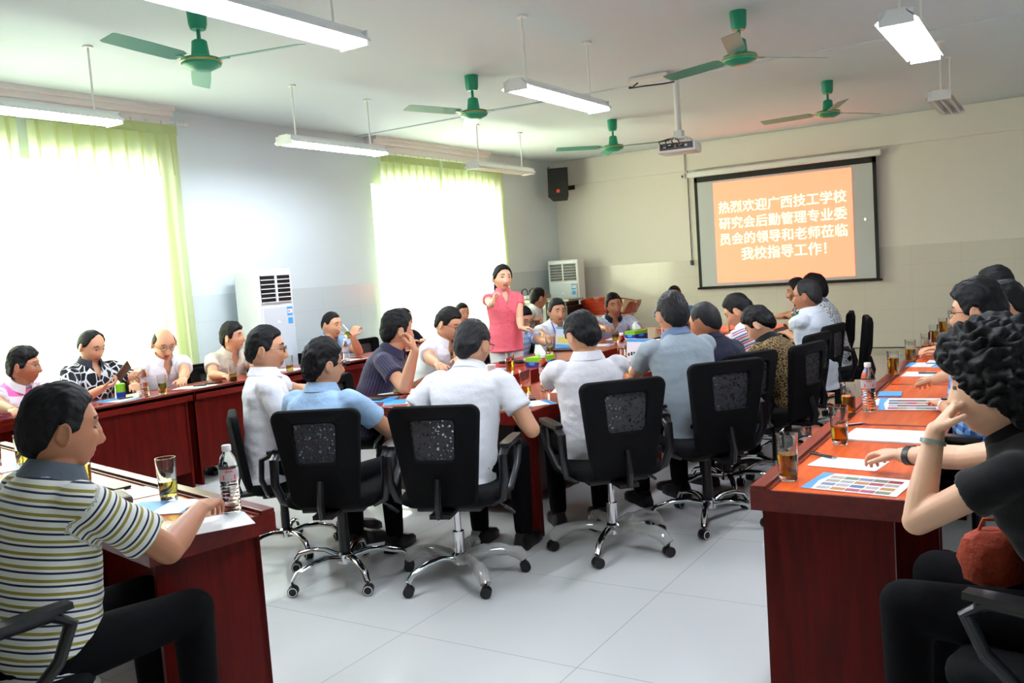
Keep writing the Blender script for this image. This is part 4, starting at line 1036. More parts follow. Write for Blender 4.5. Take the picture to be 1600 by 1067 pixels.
# --- left side of the centre table
_, P14 = person('man in glasses and white shirt leaning back, nearest the left corner of the centre table', (-3.821, 3.480, 1.150), -40, 1.04, shirt=S_white, hair='short', hy=-10, hp=-3, glasses='dark', seed=9, placket=True, lean=1,
   LH=(-4.030, 4.249, 0.770), RH=(-3.483, 3.615, 0.740), lk_=dict(palm=dn, curl=.5), chair=('black office chair of the man in glasses and white shirt leaning back',), fat=1.08)
_, P16 = person('man in a dark striped shirt resting his cheek on his hand at the centre table', (-3.913, 4.759, 1.140), -66, 1.06, shirt=S_dkstr, hair='full', hy=38, hp=-4, seed=10, skin=M_skin,
   RH=(-3.543, 4.473, 1.030), rk=dict(fwd=(-.25, .1, .8), palm=(-.55, -.2, .1), curl=.75), LH=(-3.813, 4.934, 0.780), poleR=(.45, -.25, -1), chair=('black office chair of the man in the dark striped shirt',), fat=1.1)
_, P17 = person('man in glasses and white shirt looking down, left of the standing woman', (-4.280, 5.867, 1.102), -92, 1.08, shirt=S_white, hair='short', hy=8, hp=-24, glasses='dark', seed=11, placket=True, vneck=True,
   RH=(-3.640, 4.941, 0.780), LH=(-3.680, 5.170, 0.780), chair=('black office chair of the man in glasses looking down by the standing woman',), skin=M_skin)
_, P8 = person('standing woman in a pink short sleeved blouse and white trousers, gesturing while speaking', (-4.300, 6.780, 1.436), -128, .965, shirt=S_pink, trs=M_trw, hair='pony', hy=2, hp=2, hr=-4, seed=12, fem=True, stand=True, placket=True, vneck=True, sleeve=.36, lean=2, skin=M_skin_l, jaw=1.15,
   RH=(-4.080, 6.262, 1.214), LH=(-4.030, 6.599, 0.974), rk=dict(fwd=(.15, .25, .85), palm=(.5, .3, -.1), curl=1.0), lk_=dict(fwd=(.7, .5, -.05), palm=(0, 0, -1), curl=.6), poleR=(.1, .1, -1), poleL=(-.5, .6, -1), vox=.0045)
_, P9 = person('man in glasses and pale blue plaid shirt beside the standing woman, leaning over the table', (-4.560, 7.506, 1.016), -100, 1.0, shirt=S_plaid, hair='short', hy=-5, hp=-24, glasses='dark', seed=13,
   RH=(-3.781, 6.143, 0.800), LH=(-4.160, 7.358, 0.770), lk_=dict(fwd=(.3, .8, .3), palm=(.8, -.2, 0), curl=.7), chair=('black office chair right behind the standing woman',))
_, P11 = person('smiling man in a white shirt with a blue lanyard holding a leaflet', (-4.550, 8.205, 1.033), -118, 1.06, shirt=S_white, hair='short', hairm=M_hairg, hy=-8, hp=-4, seed=14, vneck=True, skin=M_skin,
   RH=(-3.727, 6.655, 0.800), LH=(-3.529, 6.585, 0.860), chair=('black office chair of the smiling man with the lanyard',))
_, P12 = person('man in a white patterned polo with navy collar, in front of the lectern', (-4.211, 8.900, 1.040), -138, 1.05, shirt=S_pat, collar=S_navy, hair='short', hy=0, hp=-4, hr=8, seed=15, vneck=True, skin=M_skin_d,
   RH=(-3.679, 7.864, 0.790), LH=(-3.819, 8.687, 0.800), lk_=dict(palm=(-.5, 0, -.6), curl=.9), chair=('black office chair of the man in front of the lectern',))
_, P13 = person('man in a denim blue shirt at the far table end, half hidden', (-4.005, 10.200, 1.050), -168, 1.04, shirt=S_denim, hair='crew', hy=0, hp=0, seed=16, skin=M_skin_d, RH=(-3.827, 9.239, 0.800),
   chair=('black office chair of the man in denim blue at the far end',))
# --- near side of the centre table, backs to the camera
_, P15 = person('man in a light blue shirt seen from behind, resting his arm on the chair arm', (-3.234, 3.320, 1.082), 8, 1.0, shirt=S_blue, hair='full', hy=-28, hp=-3, glasses='dark', seed=17, fat=1.1,
   RH=(-3.054, 3.750, 0.625), LH=(-3.682, 3.672, 0.780), poleR=(.8, -.35, -.6), lean=4)
put_chair(-3.14, 3.28, 24, 'black office chair of the man in light blue, left of the square mesh window chair')
_, P18 = person('man in white with greying hair seen from behind, middle of the near table side', (-2.598, 3.760, 1.127), 8, 1.02, shirt=S_white, hair='short', hairm=M_hairg, hy=-10, hp=-12, glasses='thin', seed=18, fat=1.06,
   RH=(-2.444, 3.877, 0.775), LH=(-2.936, 3.778, 0.780), poleR=(1.0, -.5, -.8))
put_chair(-2.56, 3.48, 19, 'black office chair with plastic wrapped legs, its square mesh window facing the camera', True, 1.0)
# --- right side of the centre table
_, P19 = person('black haired man in white bending over his notes, right of the table corner', (-2.180, 4.203, 1.125), 42, .98, shirt=cloth('shirt_offwhite', (224, 222, 226)), hair='full', hy=18, hp=-22, seed=19, vox=.0048,
   LH=(-2.661, 4.593, 0.780), RH=(-2.630, 4.700, 0.800), lk_=dict(palm=dn, curl=.7), rk=dict(palm=(-.5, 0, -.6), curl=1.0), poleL=(-.4, -.5, -1.2))
put_chair(-2.06, 4.16, 46, 'black office chair with plastic wrapped legs behind the man bending over his notes', True, 1.02)
_, P20 = person('man in a grey tee shirt and glasses reading a leaflet, seen from behind', (-1.950, 4.920, 1.174), 52, 1.05, shirt=S_grey, collar=mat('collar_denim', (100, 120, 150), .8), hair='short', hairm=M_hairg, hy=-6, hp=-4, glasses='dark', seed=20, fat=1.12,
   LH=(-2.324, 5.148, 0.820), RH=(-2.282, 5.475, 0.850), poleL=(-.4, -.4, -1.2))
put_chair(-1.75, 4.76, 50, 'black office chair behind the man in the grey tee shirt', False, 1.04)
_, P21 = person('man in a navy shirt with cropped hair, right of the grey shirt', (-1.900, 5.333, 1.091), 66, 1.02, shirt=S_navy, hair='crew', hairm=M_hairg, hy=6, hp=-10, seed=21, skin=M_skin_d, fat=1.12)
_, P22 = person('man in a pink and blue striped polo bowing his head over the table', (-2.020, 6.411, 1.087), 84, 1.02, shirt=S_multi, hair='short', hy=4, hp=-30, seed=22, LH=(-2.663, 7.760, 0.780))
_, P23 = person('person with short black hair in a leopard pattern shirt bowing the head', (-1.760, 6.023, 1.014), 78, .98, shirt=S_leo, collar=S_black, hair='full', hy=8, hp=-34, seed=23, skin=M_skin_l)
_, P24 = person('older balding man in glasses and pale shirt in profile under the screen', (-1.700, 7.134, 1.142), 80, 1.04, shirt=cloth('shirt_pale', (204, 210, 220)), hair='reced', hairm=M_hairg, hy=4, hp=-3, glasses='thin', seed=24, skin=M_skin_d, lean=6,
   LH=(-2.331, 8.413, 0.800), RH=(-2.580, 9.227, 0.800))
_, P25 = person('man in a red, white and green striped polo, face hidden behind the older man', (-2.180, 8.799, 1.106), 95, 1.0, shirt=S_rg, hair='short', hy=5, hp=-8, seed=25, skin=M_skin_d, RH=(-2.622, 9.404, 0.800), LH=(-2.495, 9.357, 0.800))
_, P26 = person('person in a white shirt with dark back print, behind the older man in profile', (-1.860, 8.070, 1.144), 86, 1.02, shirt=S_white_pat, hair='full', hy=10, hp=-5, seed=26)
# --- right desk row
_, P27 = person('man in glasses and a blue plaid shirt turning a leaflet, at the right desk row', (-0.292, 4.150, 1.194), 80, 1.0, shirt=S_bplaid, hair='full', hy=-2, hp=-6, glasses='thin', seed=27,
   LH=(-0.451, 4.294, 0.775), RH=(-0.580, 4.811, 0.790), lk_=dict(palm=dn, curl=.25), rk=dict(palm=dn, curl=.5), chair=('black office chair of the man in glasses at the right desk row',))
_, P28 = person('man in a red shirt behind the man in glasses, at the right desk row', (-0.247, 5.300, 1.142), 88, .98, shirt=S_red, hair='short', hy=0, hp=-8, seed=28, LH=(-0.601, 6.796, 0.790), RH=(-0.611, 7.151, 0.790), chair=('black office chair of the man in the red shirt',))
_, P29 = person('person in grey white, dark hair above the man in glasses at the right', (-0.355, 6.500, 1.171), 100, 1.0, shirt=cloth('shirt_pale_grey', (180, 182, 182)), hair='full', hy=0, hp=-6, seed=29, chair=('farthest occupied black office chair of the right desk row',))
_, P30 = person('person with curly black hair in a black shirt, chin on hand, in the right foreground', (-0.144, 2.620, 1.105), 80, 1.08, shirt=S_black, hair='curly', hy=-4, hp=-4, seed=30, fem=True, hs=1.08, skin=M_skin_l, vox=.0042, hw=1.02, sleeve=.42, trs=M_trs,
   LH=(-0.293, 2.580, 0.994), RH=(-0.511, 3.145, 0.790), lk_=dict(fwd=(.55, .15, .75), palm=(.7, .1, -.3), curl=.95), rk=dict(palm=dn, curl=.55), poleL=(-.8, .2, -.7))
put_chair(.04, 2.46, 74, 'black office chair at the lower right corner, its glossy arm showing', False, 1.0)
# --- near left foreground
_, P32 = person('man in a white, navy and olive striped polo in the left foreground, seen from behind', (-2.476, 1.450, 1.131), -6, 1.03, shirt=S_stripe, collar=S_collarg, hair='short', hy=-12, hp=-5, seed=31, skin=M_skin_d, vox=.0042, fat=1.12, lean=14,
   RH=(-2.366, 1.818, 0.805), LH=(-3.452, 1.910, 0.780), poleR=(.9, -.2, -1.2), rk=dict(palm=dn, curl=.6), sleeve=.72)
put_chair(-2.56, 1.14, -4, 'black office chair at the lower left corner under the man in the striped polo', False, 1.03)

# empty chairs
put_chair(-6.50, 5.34, -95, 'empty black office chair with mesh back between the bald man and the beige polo', False, .93)
put_chair(-6.52, 6.55-.45, -92, 'empty black office chair left of the man lifting a glass', False, .93)
put_chair(-6.52, 7.7, -88, 'empty black office chair right of the man lifting a glass', False, .93)
put_chair(-3.95, 10.15, -160, 'empty black office chair beside the man in denim blue')
put_chair(-1.86, 5.42, 62, 'black office chair of the man in the navy shirt')
put_chair(-1.66, 5.84, 76, 'black office chair of the person in the leopard pattern shirt')
put_chair(-1.76, 6.52, 80, 'black office chair of the man in the pink and blue striped polo')
put_chair(-1.80, 7.22, 82, 'black office chair of the older balding man in profile')
put_chair(-1.68, 7.86, 104, 'empty black office chair turned aside, rightmost in front of the far wall')
put_chair(-1.94, 8.5, 98, 'black office chair of the person with the printed back, before the far wall')

# accessories
def wristband(info, sd, name, m, back=.03, r=.031, w=.012, label=None):
    S, E, Wp, f, pl, k = info['arms'][sd]; d = (Wp-E).normalized(); c = Wp-d*back; g = G(); a = d.orthogonal().normalized(); b = d.cross(a)
    prof = [(-w, r), (-w, r+.003), (w, r+.003), (w, r)]
    g.loft([[c+d*t+(a*math.cos(2*PI*i/22)+b*math.sin(2*PI*i/22)*.9)*rr for i in range(22)] for t, rr in prof+[prof[0]]], cap=False)
    return g, c, d
def root_of(info): 
    for o in bpy.data.objects:
        if o.name.startswith('person') and (Vector(o.location)-info['pos']).length < .01: return o
def accessory(info, g, name, m):
    g.xf(info['M4']); return obj(name, g, m, root_of(info), True)
g, c, d = wristband(P30, 1, '', None, .035, .0285, .011); accessory(P30, g, 'wristband', M_dark)
g, c, d = wristband(P30, -1, '', None, .03, .030, .005); accessory(P30, g, 'bracelet', mat('jade', (128, 142, 136), .15))
g, c, d = wristband(P27, -1, '', None, .03, .030, .010); g.box(c+Vector((0, 0, .034)), (.034, .03, .008), bev=.003, mi=1); accessory(P27, g, 'wristwatch', [M_whitep, M_dark])
g, c, d = wristband(P17, -1, '', None, .03, .030, .010); accessory(P17, g, 'wristwatch', M_dark)
g, c, d = wristband(P8, 1, '', None, .03, .027, .003); accessory(P8, g, 'bracelet', mat('jade2', (190, 210, 190), .15))
fr_ = P11['fr']; c5, F5 = fr_(.49); g = G()
for sd in (-1, 1): g.tube([c5+F5.col[0]*sd*.075+F5.col[2]*.0+F5.col[1]*.02, c5+F5.col[0]*sd*.072+F5.col[2]*-.05+F5.col[1]*.10, c5+F5.col[0]*sd*.035+F5.col[2]*-.16+F5.col[1]*.137, c5+F5.col[2]*-.28+F5.col[1]*.145], .006, 6, flat=.5)
accessory(P11, g, 'lanyard', mat('lanyard_blue', (50, 80, 220), .6))

# ================================================================== THINGS ON THE TABLES
def glass(x, y, z, label, fill=.5, s=1.0, tea=None, r=.031, h=.15):
    t = thing('drinking_glass', label, 'glass', (x, y, z), 0, 'glasses of tea')
    o = [(r*.9, 0), (r*.96, .004), (r, .03), (r*1.12, h)]; i = [(r*1.06, h), (r*.93, .03), (r*.85, .016)]
    obj('glass_wall', G().lathe([(p[0]*s, p[1]*s) for p in [(0.001, 0)]+o+i+[(0.001, .016)]], 24), M_glass, t, True)
    if fill > 0:
        zt = (.018+(h-.03)*fill); rt_ = (r*.92+(r*.13)*fill)
        obj('tea', G().lathe([(.001, .0165*s), (r*.86*s, .0165*s), (r*.925*s, .03*s), (rt_*s, zt*s), (.001, zt*s)], 24, cap=False), tea or M_tea, t, True)
    return t
def bottle(x, y, z, label, fill=.45, rot=0, s=1.0):
    t = thing('water_bottle', label, 'bottle', (x, y, z), rot, 'plastic water bottles')
    pr = [(.001, .004), (.024, 0), (.031, .006)]
    for k in range(7):
        zz = .018+k*.0125; pr += [(.0315, zz), (.029, zz+.006)]
    pr += [(.032, .112), (.032, .155), (.030, .170), (.022, .193), (.0135, .207), (.0125, .214)]
    obj('bottle_wall', G().lathe([(a*s, b*s) for a, b in pr], 26), M_pet, t, True)
    obj('cap', G().lathe([(.0145*s, .210*s), (.0155*s, .213*s), (.0155*s, .229*s), (.014*s, .231*s)], 20), M_whitep, t, True)
    lb = obj('label', G().lathe([(.0325*s, .113*s), (.0325*s, .153*s)], 26, cap=False), mat('label_clear', (236, 232, 236), .4, alpha=.55), t, True)
    g = G()
    def wrap(poly):   # label print, wrapped round the bottle: u = arc (m), v = height
        R_ = .0331*s; n = len(g.v); g.v += [(R_*math.sin(u*s/R_), -R_*math.cos(u*s/R_), v*s) for u, v in poly]; g.f.append(tuple(range(n, n+len(poly)))); g.m.append(0)
    for u0 in (0, .104):
        for sg in (-1, 1):
            wrap([(u0+sg*.004, .118), (u0+sg*.021, .118), (u0+sg*.021, .136)][::sg])
        for k in range(5): wrap([(u0-.012+k*.005, .143), (u0-.0085+k*.005, .143), (u0-.0085+k*.005, .149), (u0-.012+k*.005, .149)])
    obj('label_print', g, M_red, lb, fix=False)
    return t
def slab(name, label, cat, x, y, z, w, l, h, rot, m, group=None, bev=0):
    o = obj(name, G().box((0, 0, h/2), (w, l, h), bev=bev), m, loc=(x, y, z), rotz=math.radians(rot)); tag(o, label, cat, group); return o
def paper(x, y, z, label, rot=0, w=.21, l=.297, h=.0015, blue=False, group='sheets and leaflets on the tables'):
    t = thing('leaflet' if blue else 'paper_sheet', label, 'leaflet' if blue else 'paper', (x, y, z), math.radians(rot), group)
    obj('sheet', G().box((0, 0, h/2), (w, l, h)), M_paper, t)
    if blue:
        obj('cover_print', G().b2((-w/2+.002, -l/2+.002, h), (w/2-.002, -l*.05, h+.0004)).b2((-w/2+.002, l*.36, h), (w/2-.002, l/2-.002, h+.0004)), M_blue, t)
    return t
def pen(x, y, z, label, rot=0, m=None):
    t = thing('pen', label, 'pen', (x, y, z), math.radians(rot), 'pens on the tables')
    obj('barrel', G().tube([(-.06, 0, .006), (.045, 0, .006)], .0052, 8), m or M_dark, t, True); obj('tip', G().tube([(.045, 0, .006), (.068, 0, .006)], [.005, .0012], 8), M_chrome, t, True)
    obj('clip', G().box((-.04, 0, .0125), (.04, .003, .002)), M_chrome, t); return t
TIP = [(196, 90, 110), (150, 160, 190), (120, 110, 100), (210, 150, 70), (90, 130, 170), (170, 60, 60), (140, 150, 120), (200, 190, 170)]
TM = [mat('photo_%d' % i, c, .6, var=tuple(max(0, q-70) for q in c), nscale=90) for i, c in enumerate(TIP)]
def pictured(x, y, z, label, rot, w=.30, l=.21, seed=0, R=None):
    t = thing('pictured_leaflet', label, 'leaflet', (x, y, z), math.radians(rot), 'sheets and leaflets on the tables')
    rnd = random.Random(seed); F = lambda g: g if R is None else g.xf(R)
    obj('sheet', F(G().box((0, 0, .001), (w, l, .002))), M_paper, t)
    obj('blue_band', F(G().prism([(-w/2, -l/2), (-w/2+.035, -l/2), (-w/2+.022, 0), (-w/2+.04, l/2), (-w/2, l/2)], .002, .0024)), M_blue, t)
    g = G(); nx, ny = 5, 4
    for i in range(nx):
        for j in range(ny):
            cx = -w/2+.065+i*(w-.08)/(nx-.3); cy = -l/2+.028+j*(l-.03)/ny
            if rnd.random() < .15: 
                for q in range(4): g.b2((cx-.02, cy-.014+q*.008, .002), (cx+.02, cy-.011+q*.008, .0024), mi=2)
            else: g.b2((cx-.022, cy-.016, .002), (cx+.022, cy+.016, .0024), mi=rnd.randrange(8))
    obj('photo_grid', F(g), TM, t); return t
# right desk row
Z = D+.001
glass(-.80, 2.99, Z, 'glass of tea nearest the right front corner of the red desk', .55, 1.06)
glass(-.755, 3.60, Z, 'half full glass of tea standing by the white paper stack at the right row', .42, 1.02)
glass(-.845, 4.24, Z, 'full glass of tea just left of the big bottle at the right row', .6, 1.0)
bottle(-.775, 4.35, Z, 'water bottle with red label at the right desk row', rot=.3)
glass(-.845, 5.55, Z, 'tall full glass beyond the water bottle at the right row', .75, 1.0)
glass(-.84, 6.22, Z, 'glass of tea left of the blue booklets at the right row', .55, 1.0)
glass(-.80, 6.68, Z, 'glass behind the blue booklets of the right row', .35, 1.0)
glass(-.82, 7.31, Z, 'glass of tea near the far end of the right row', .7, 1.0)
glass(-.82, 7.92, Z, 'full glass of tea next to the far end of the right row', .85, 1.0)
glass(-.80, 8.70, Z, 'farthest glass of tea on the right row', .5, 1.0)
pictured(-.575, 2.985, Z, 'pictured leaflet with blue edge under the elbow in the right foreground', -7, .30, .22, 1)
pictured(-.62, 4.50, Z, 'pictured leaflet turned by the man with the white watch', 6, .27, .21, 2, Matrix.Translation((0, 0, .012)) @ Matrix.Rotation(.10, 4, 'X'))
paper(-.66, 3.27, Z, 'white sheet under the hand with the black wristband', 82, .16, .24)
pen(-.765, 3.35, Z+.002, 'dark pen by the hand with the black wristband', -30)
paper(-.60, 3.78, Z, 'thick white paper stack between two glasses of the right row', 86, .24, .32, .006)
pen(-.78, 3.98, Z, 'dark pen at the left end of the paper stack on the right row', 40)
slab('booklet', 'small blue booklet under the edge of the turned leaflet', 'booklet', -.76, 4.86, Z, .11, .15, .006, 5, M_blue)
paper(-.66, 4.62, Z, 'white sheet under the turned leaflet', 90, .2, .28)
for x, y, lb, rot, bl in ((-.66, 5.62, 'white sheet with a pen beyond the turned leaflet', 88, 0), (-.70, 6.05, 'blue booklet with sheets beyond the tall full glass', 84, 1), (-.60, 6.20, 'white sheet behind the blue booklet', 90, 0), (-.66, 6.72, 'blue edged leaflet by the raised hand at the right row', 88, 1), (-.66, 7.30, 'farthest blue edged leaflet of the right row', 92, 1), (-.64, 8.1, 'white sheet near the far end of the right row', 88, 0)):
    paper(x, y, Z, lb, rot, .2, .28, .004, bool(bl))
pen(-.66, 5.62, Z+.005, 'dark pen on the white sheet of the right row', 5); pen(-.64, 6.22, Z+.006, 'dark pen behind the blue booklet', 0); pen(-.64, 6.74, Z+.006, 'dark pen on the blue edged leaflet', 4)
# near left desk
glass(-2.885, 2.085, Z, 'glass of tea left of the water bottle on the near left desk', .42, 1.08, M_tea2)
bottle(-2.475, 2.035, Z, 'big water bottle with red label on the near left desk', rot=.9, s=1.04)
glass(-3.50, 2.13, Z, 'glass of tea half hidden by the chin of the striped polo man', .6, 1.0, M_tea2)
glass(-4.28, 2.31, Z, 'glass of tea behind the head of the striped polo man', .5, 1.0, M_tea2)
glass(-4.52, 2.30, Z, 'glass of tea at the left edge of the photo', .5, 1.0, M_tea2)
paper(-2.80, 2.00, Z, 'pale blue leaflet under the glass on the near left desk', -62, .2, .28, .002, True)
paper(-2.43, 1.90, Z, 'white sheet under the fist of the striped polo man', -30, .2, .26)
slab('spectacle_case', 'dark brown spectacle case on the near left desk', 'case', -3.05, 1.99, Z, .17, .06, .035, -20, M_brownl, bev=.014)
slab('phone', 'dark phone behind the spectacle case', 'phone', -3.16, 2.05, Z, .15, .075, .012, -28, M_dark, bev=.004)
slab('phone', 'black phone leaning by the far lip of the near left desk', 'phone', -3.32, 2.15, Z, .15, .07, .010, -8, M_dark, bev=.004)
paper(-3.12, 2.12, Z, 'white sheet under the phones on the near left desk', -20, .2, .28, .001)
paper(-4.3, 2.2, Z, 'leaflet with blue print at the left edge of the near left desk', -12, .2, .28, .002, True)
# window row
Zl = HL+.001
bottle(-5.84, 4.11, Zl, 'water bottle with red label in front of the bald man', rot=.6)
glass(-5.81, 4.24, Zl, 'glass of tea right of the bottle in front of the bald man', .6, 1.0, M_tea2)
glass(-5.79, 4.90, Zl, 'glass of tea in front of the man in the grey beige polo', .45, 1.0, M_tea2)
glass(-5.76, 5.50, Zl, 'glass of tea beside the empty chair left of the drinking man', .4, 1.0, M_tea2)
bottle(-5.66, 6.12, Zl, 'water bottle with red label in front of the drinking man', rot=.8)
paper(-5.96, 3.95, Zl, 'blue leaflet and sheets in front of the man in the black printed polo', -75, .2, .3, .002, True)
pen(-5.94, 4.02, Zl+.003, 'dark pen on the blue leaflet of the window row', 80)
t = thing('tumbler', 'lime and blue tumbler by the hands of the man with the phone', 'cup', (-6.02, 4.03, Zl), 0)
obj('cup_body', G().lathe([(.028, .0), (.032, .005), (.034, .05)], 18), M_darkblue, t, True); obj('cup_top', G().lathe([(.034, .05), (.036, .11), (.03, .115)], 18), M_lime, t, True)
paper(-5.92, 4.62, Zl, 'white sheet between the bald man and the beige polo', -60, .21, .3); pen(-5.90, 4.66, Zl+.002, 'dark pen on the white sheet beside the bald man', 30)
slab('phone', 'dark phone in front of the empty chair at the window row', 'phone', -5.96, 4.84, Zl, .075, .15, .009, 20, M_dark, bev=.003)
paper(-6.0, 5.66, Zl, 'white sheet at the empty place left of the drinking man', -70, .21, .3); paper(-5.92, 6.36, Zl, 'white sheet in front of the drinking man', -80, .21, .3, .003)
# phone in hand of P2, raised glass of P5, microphone
px_, py_, pz_ = (-5.960, 4.030, 0.954)
t = thing('held_phone', 'brown cased phone in the hands of the man in the black printed polo', 'phone', (px_, py_, pz_), math.radians(8))
R = Rx(math.radians(38)) @ Ry(math.radians(14)); obj('phone_case', G().box((0, 0, 0), (.010, .15, .078), R, bev=.004), M_brownl, t); obj('screen', G().box(R @ Vector((-.0056, 0, 0)), (.001, .14, .07), R), M_dark, t)
px_, py_, pz_ = (-5.930, 6.490, 0.960)
t = glass(px_, py_, pz_, 'glass lifted to the mouth by the man in light blue', .35, .95, M_tea2); t['group'] = 'glasses of tea'; t.rotation_euler = (math.radians(8), math.radians(-40), 0)
# centre table
glass(-3.78, 4.56, Z, 'nearly empty glass on the white notepad at the near left of the centre table', .14, 1.04, M_tea2)
t = thing('clipboard', 'black clipboard with white paper by the nearly empty glass', 'clipboard', (-3.82, 4.66, Z), math.radians(-62))
obj('board', G().box((0, 0, .003), (.23, .33, .006), bev=.002), M_dark, t); obj('paper', G().box((0, -.008, .007), (.205, .29, .002)), M_paper, t); obj('clip', G().box((0, .145, .011), (.09, .03, .012), bev=.003), M_steel, t)
slab('phone', 'dark phone lying on the clipboard', 'phone', -3.70, 4.74, Z+.009, .075, .15, .009, 50, M_dark, bev=.003)
t = thing('folder', 'blue folder with a dark tablet on top near the hand of the man leaning back', 'folder', (-3.80, 4.32, Z), math.radians(-75))
obj('cover', G().box((0, 0, .003), (.21, .29, .006)), M_blue, t); obj('tablet', G().box((-.01, -.02, .011), (.12, .20, .009), bev=.003), M_dark, t); obj('trim', G().box((-.01, -.02, .0165), (.012, .19, .001)), M_brass, t)
paper(-3.50, 4.32, Z, 'white leaflet with blue print beside the white shirt back', -55, .22, .31, .003, True)
paper(-3.92, 5.10, Z, 'white notepad beside the cheek resting man', -70, .2, .28, .004); slab('notebook', 'dark notebook under the white notepad', 'notebook', -3.98, 5.22, Z, .2, .27, .008, -76, M_dark)
def cup(x, y, label):
    t = thing('paper_cup', label, 'cup', (x, y, Z)); obj('cup_body', G().lathe([(.026, 0), (.034, .085), (.033, .085), (.026, .004)], 20), M_whitep, t, True); obj('cup_rim', G().lathe([(.034, .083), (.036, .085), (.034, .087)], 20), M_paper, t, True); return t
cup(-3.985, 5.33, 'white paper cup by the wrist of the man looking down'); cup(-3.62, 5.47, 'pale paper cup behind the shoulder of the white shirt back'); cup(-3.0, 7.22, 'pale cup behind the leaflet held up by the grey shirt')
paper(-3.90, 5.82, Z, 'blue leaflet in front of the standing woman', -85, .2, .29, .003, True)
glass(-3.55, 5.62, Z, 'glass of golden tea right in front of the standing woman', .62, 1.05)
t = thing('microphone', 'black microphone lying on the table by the tissue box', 'microphone', (-3.86, 6.16, Z), math.radians(15))
obj('handle', G().tube([(-.12, 0, .02), (.09, 0, .02)], [.011, .018], 12), M_dark, t, True); obj('grille', G().ell((.115, 0, .026), (.03, .026, .026)), M_steel, t, True); obj('ring', G().tube([(-.02, 0, .02), (.0, 0, .02)], .0185, 12), mat('pink_ring', (220, 80, 120), .4), t, True)
def tissue(x, y, rot, label):
    t = thing('tissue_box', label, 'tissue box', (x, y, Z), math.radians(rot))
    obj('box_base', G().box((0, 0, .03), (.12, .24, .06), bev=.003), M_darkblue, t); obj('box_band', G().box((0, 0, .058), (.1215, .2415, .038), bev=.003), M_lime, t)
    g = G(); rings = []
    for k, (z, r_) in enumerate(((.076, .030), (.09, .040), (.115, .034), (.14, .022), (.165, .006))): rings.append([Vector((r_*1.2*math.cos(2*PI*j/14)*(1+.3*math.sin(3*2*PI*j/14+k)), r_*math.sin(2*PI*j/14)*(1+.3*math.cos(2*2*PI*j/14+k)), z)) for j in range(14)])
    g.loft(rings); obj('tissue', g, M_paper, t, True)
    obj('print', G().ell((.0, -.122, .03), (.03, .001, .016)).ell((.062, 0, .03), (.001, .05, .016)), M_blue, t, True); return t
tissue(-3.56, 6.10, -6, 'blue and green tissue box right of the standing woman'); tissue(-3.72, 8.36, -10, 'green tissue box in front of the hands of the navy collar polo')
glass(-3.98, 7.0, Z, 'glass of tea in front of the leaflet of the smiling man', .3, 1.0)
slab('folder', 'black folder in front of the smiling man', 'folder', -3.92, 7.25, Z, .22, .3, .012, -80, M_dark)
bottle(-2.80, 4.83, Z, 'water bottle with red label between the two white shirts at the table corner', rot=.5)
glass(-2.84, 4.66, Z, 'glass of tea on a white saucer near the table corner', .28, 1.06)
slab('phone', 'black phone next to the table corner inlay', 'phone', -2.74, 4.46, Z, .075, .15, .009, -60, M_dark, bev=.003)
paper(-2.62, 4.32, Z, 'blue leaflet at the table corner under the elbow', -40, .2, .28, .002, True)
paper(-2.66, 4.9, Z, 'white sheet under the pen hand of the bending man', 20, .2, .28, .002)
pen(-2.66, 4.86, Z+.04, 'silver pen held by the man bending over his notes', 70, M_steel)
bottle(-2.93, 6.30, Z, 'water bottle behind the shoulder of the bending man', rot=.5)
glass(-2.80, 6.02, Z, 'glass of tea left of the leaflet held by the grey shirt', .5, 1.04)
glass(-3.74, 7.9, Z, 'glass of tea in front of the navy collar polo', .5, 1.0)
bottle(-3.52, 8.62, Z, 'water bottle at the far end, left of the greying head', rot=.5); bottle(-5.83, 10.0, .76, 'water bottle beside the man with thinning hair', rot=.3)
glass(-2.66, 8.2, Z, 'glass of tea before the bowed striped polo man', .5, 1.0); slab('notebook', 'reddish notebook before the bowed striped polo man', 'notebook', -2.78, 8.6, Z, .3, .22, .015, 10, mat('red_book', (140, 60, 50), .5))
paper(-3.80, 7.62, Z, 'blue folder left of the far glass of the centre table', -80, .2, .28, .004, True); paper(-3.83, 8.25, Z, 'white notes under the forearm of the navy collar polo', -80, .21, .3, .004)
desk_row('desk', -6.15, -5.68, 9.23, 10.6, .745, 1, 'red desk in the window row before the man with thinning hair', group='red desks of the window row')
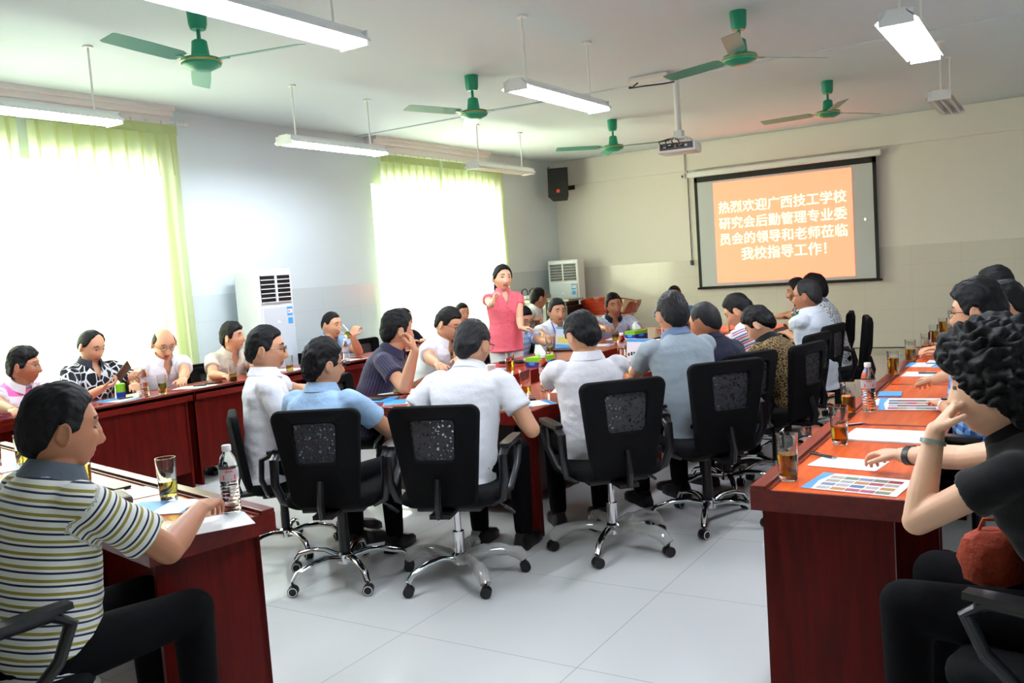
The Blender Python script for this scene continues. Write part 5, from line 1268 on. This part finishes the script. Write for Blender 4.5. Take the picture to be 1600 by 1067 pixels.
# held leaflets
t = thing('held_leaflet', 'white leaflet with blue head and dark print held up by the grey shirt man', 'leaflet', (-2.599, 5.900, 0.861), math.radians(28))
R = Rx(math.radians(-14)) @ Ry(math.radians(4)); obj('sheet', G().box((0, 0, 0), (.20, .0015, .17), R), M_paper, t); obj('head_band', G().box(R @ Vector((0, -.0012, .072)), (.198, .001, .022), R), M_blue, t)
g = G(); rnd = random.Random(5)
for k in range(9): g.box(R @ Vector((-.085+k*.02, -.0012, -.035+rnd.uniform(-.012, .012)+.002*k)), (.014, .001, rnd.uniform(.012, .026)), R)
obj('print', g, M_dark, t)
t = thing('held_leaflet', 'blue and yellow leaflet held by the smiling man', 'leaflet', (-4.050, 7.408, 0.824), math.radians(40))
R = Rx(math.radians(-18)) @ Ry(math.radians(8)); obj('sheet', G().box((0, 0, 0), (.16, .0015, .21), R), mat('leaf_grey', (196, 206, 216), .5), t); obj('head_band', G().box(R @ Vector((0, -.0012, .095)), (.158, .001, .018), R), M_blue, t); obj('picture', G().box(R @ Vector((.0, -.0012, -.02)), (.12, .001, .06), R).box(R @ Vector((0, -.0012, -.08)), (.158, .001, .03), R, mi=1), [mat('leaf_yellow', (214, 200, 90), .5), M_blue], t)

t = thing('cloth_bag', 'orange cloth bag on the lap of the person with curly hair', 'bag', (-.17, 2.66, .63), math.radians(20))
t.scale = (.72, .72, .72)
g = G(); g.loft([[Vector((w*math.cos(2*PI*k/20)*(1+.08*math.sin(3*k+z*30)), d*math.sin(2*PI*k/20), z)) for k in range(20)] for z, w, d in ((-.10, .06, .05), (-.08, .10, .08), (.0, .12, .09), (.08, .10, .07), (.11, .05, .04))]); obj('bag_body', g, mat('bag_orange', (150, 50, 16), .8, bump=.8, nscale=12, bdist=.03), t, True)
obj('bag_strap', G().tube([(-.05, 0, .1), (-.03, 0, .15), (.03, 0, .15), (.05, 0, .1)], .008, 8), mat('bag_orange', (0, 0, 0)), t, True)
# ================================================================== finish the cloth and skin surfaces
for o, vox, sit, post in JOBS:
    m = o.modifiers.new('r', 'REMESH'); m.mode = 'VOXEL'; m.voxel_size = vox; m.use_smooth_shade = True
    if sit: m = o.modifiers.new('s', 'SMOOTH'); m.iterations = sit; m.factor = .5
bpy.context.view_layer.update(); dg = bpy.context.evaluated_depsgraph_get()
for o, vox, sit, post in JOBS:
    me = bpy.data.meshes.new_from_object(o.evaluated_get(dg)); mats = [q for q in o.data.materials]; old = o.data
    me.materials.clear()
    for q in mats: me.materials.append(q)
    me.polygons.foreach_set('material_index', [0]*len(me.polygons)); me.polygons.foreach_set('use_smooth', [True]*len(me.polygons))
    if post: post(me)
    o.modifiers.clear(); o.data = me
for o in list(bpy.data.objects):
    if '_s' in o: del o['_s']
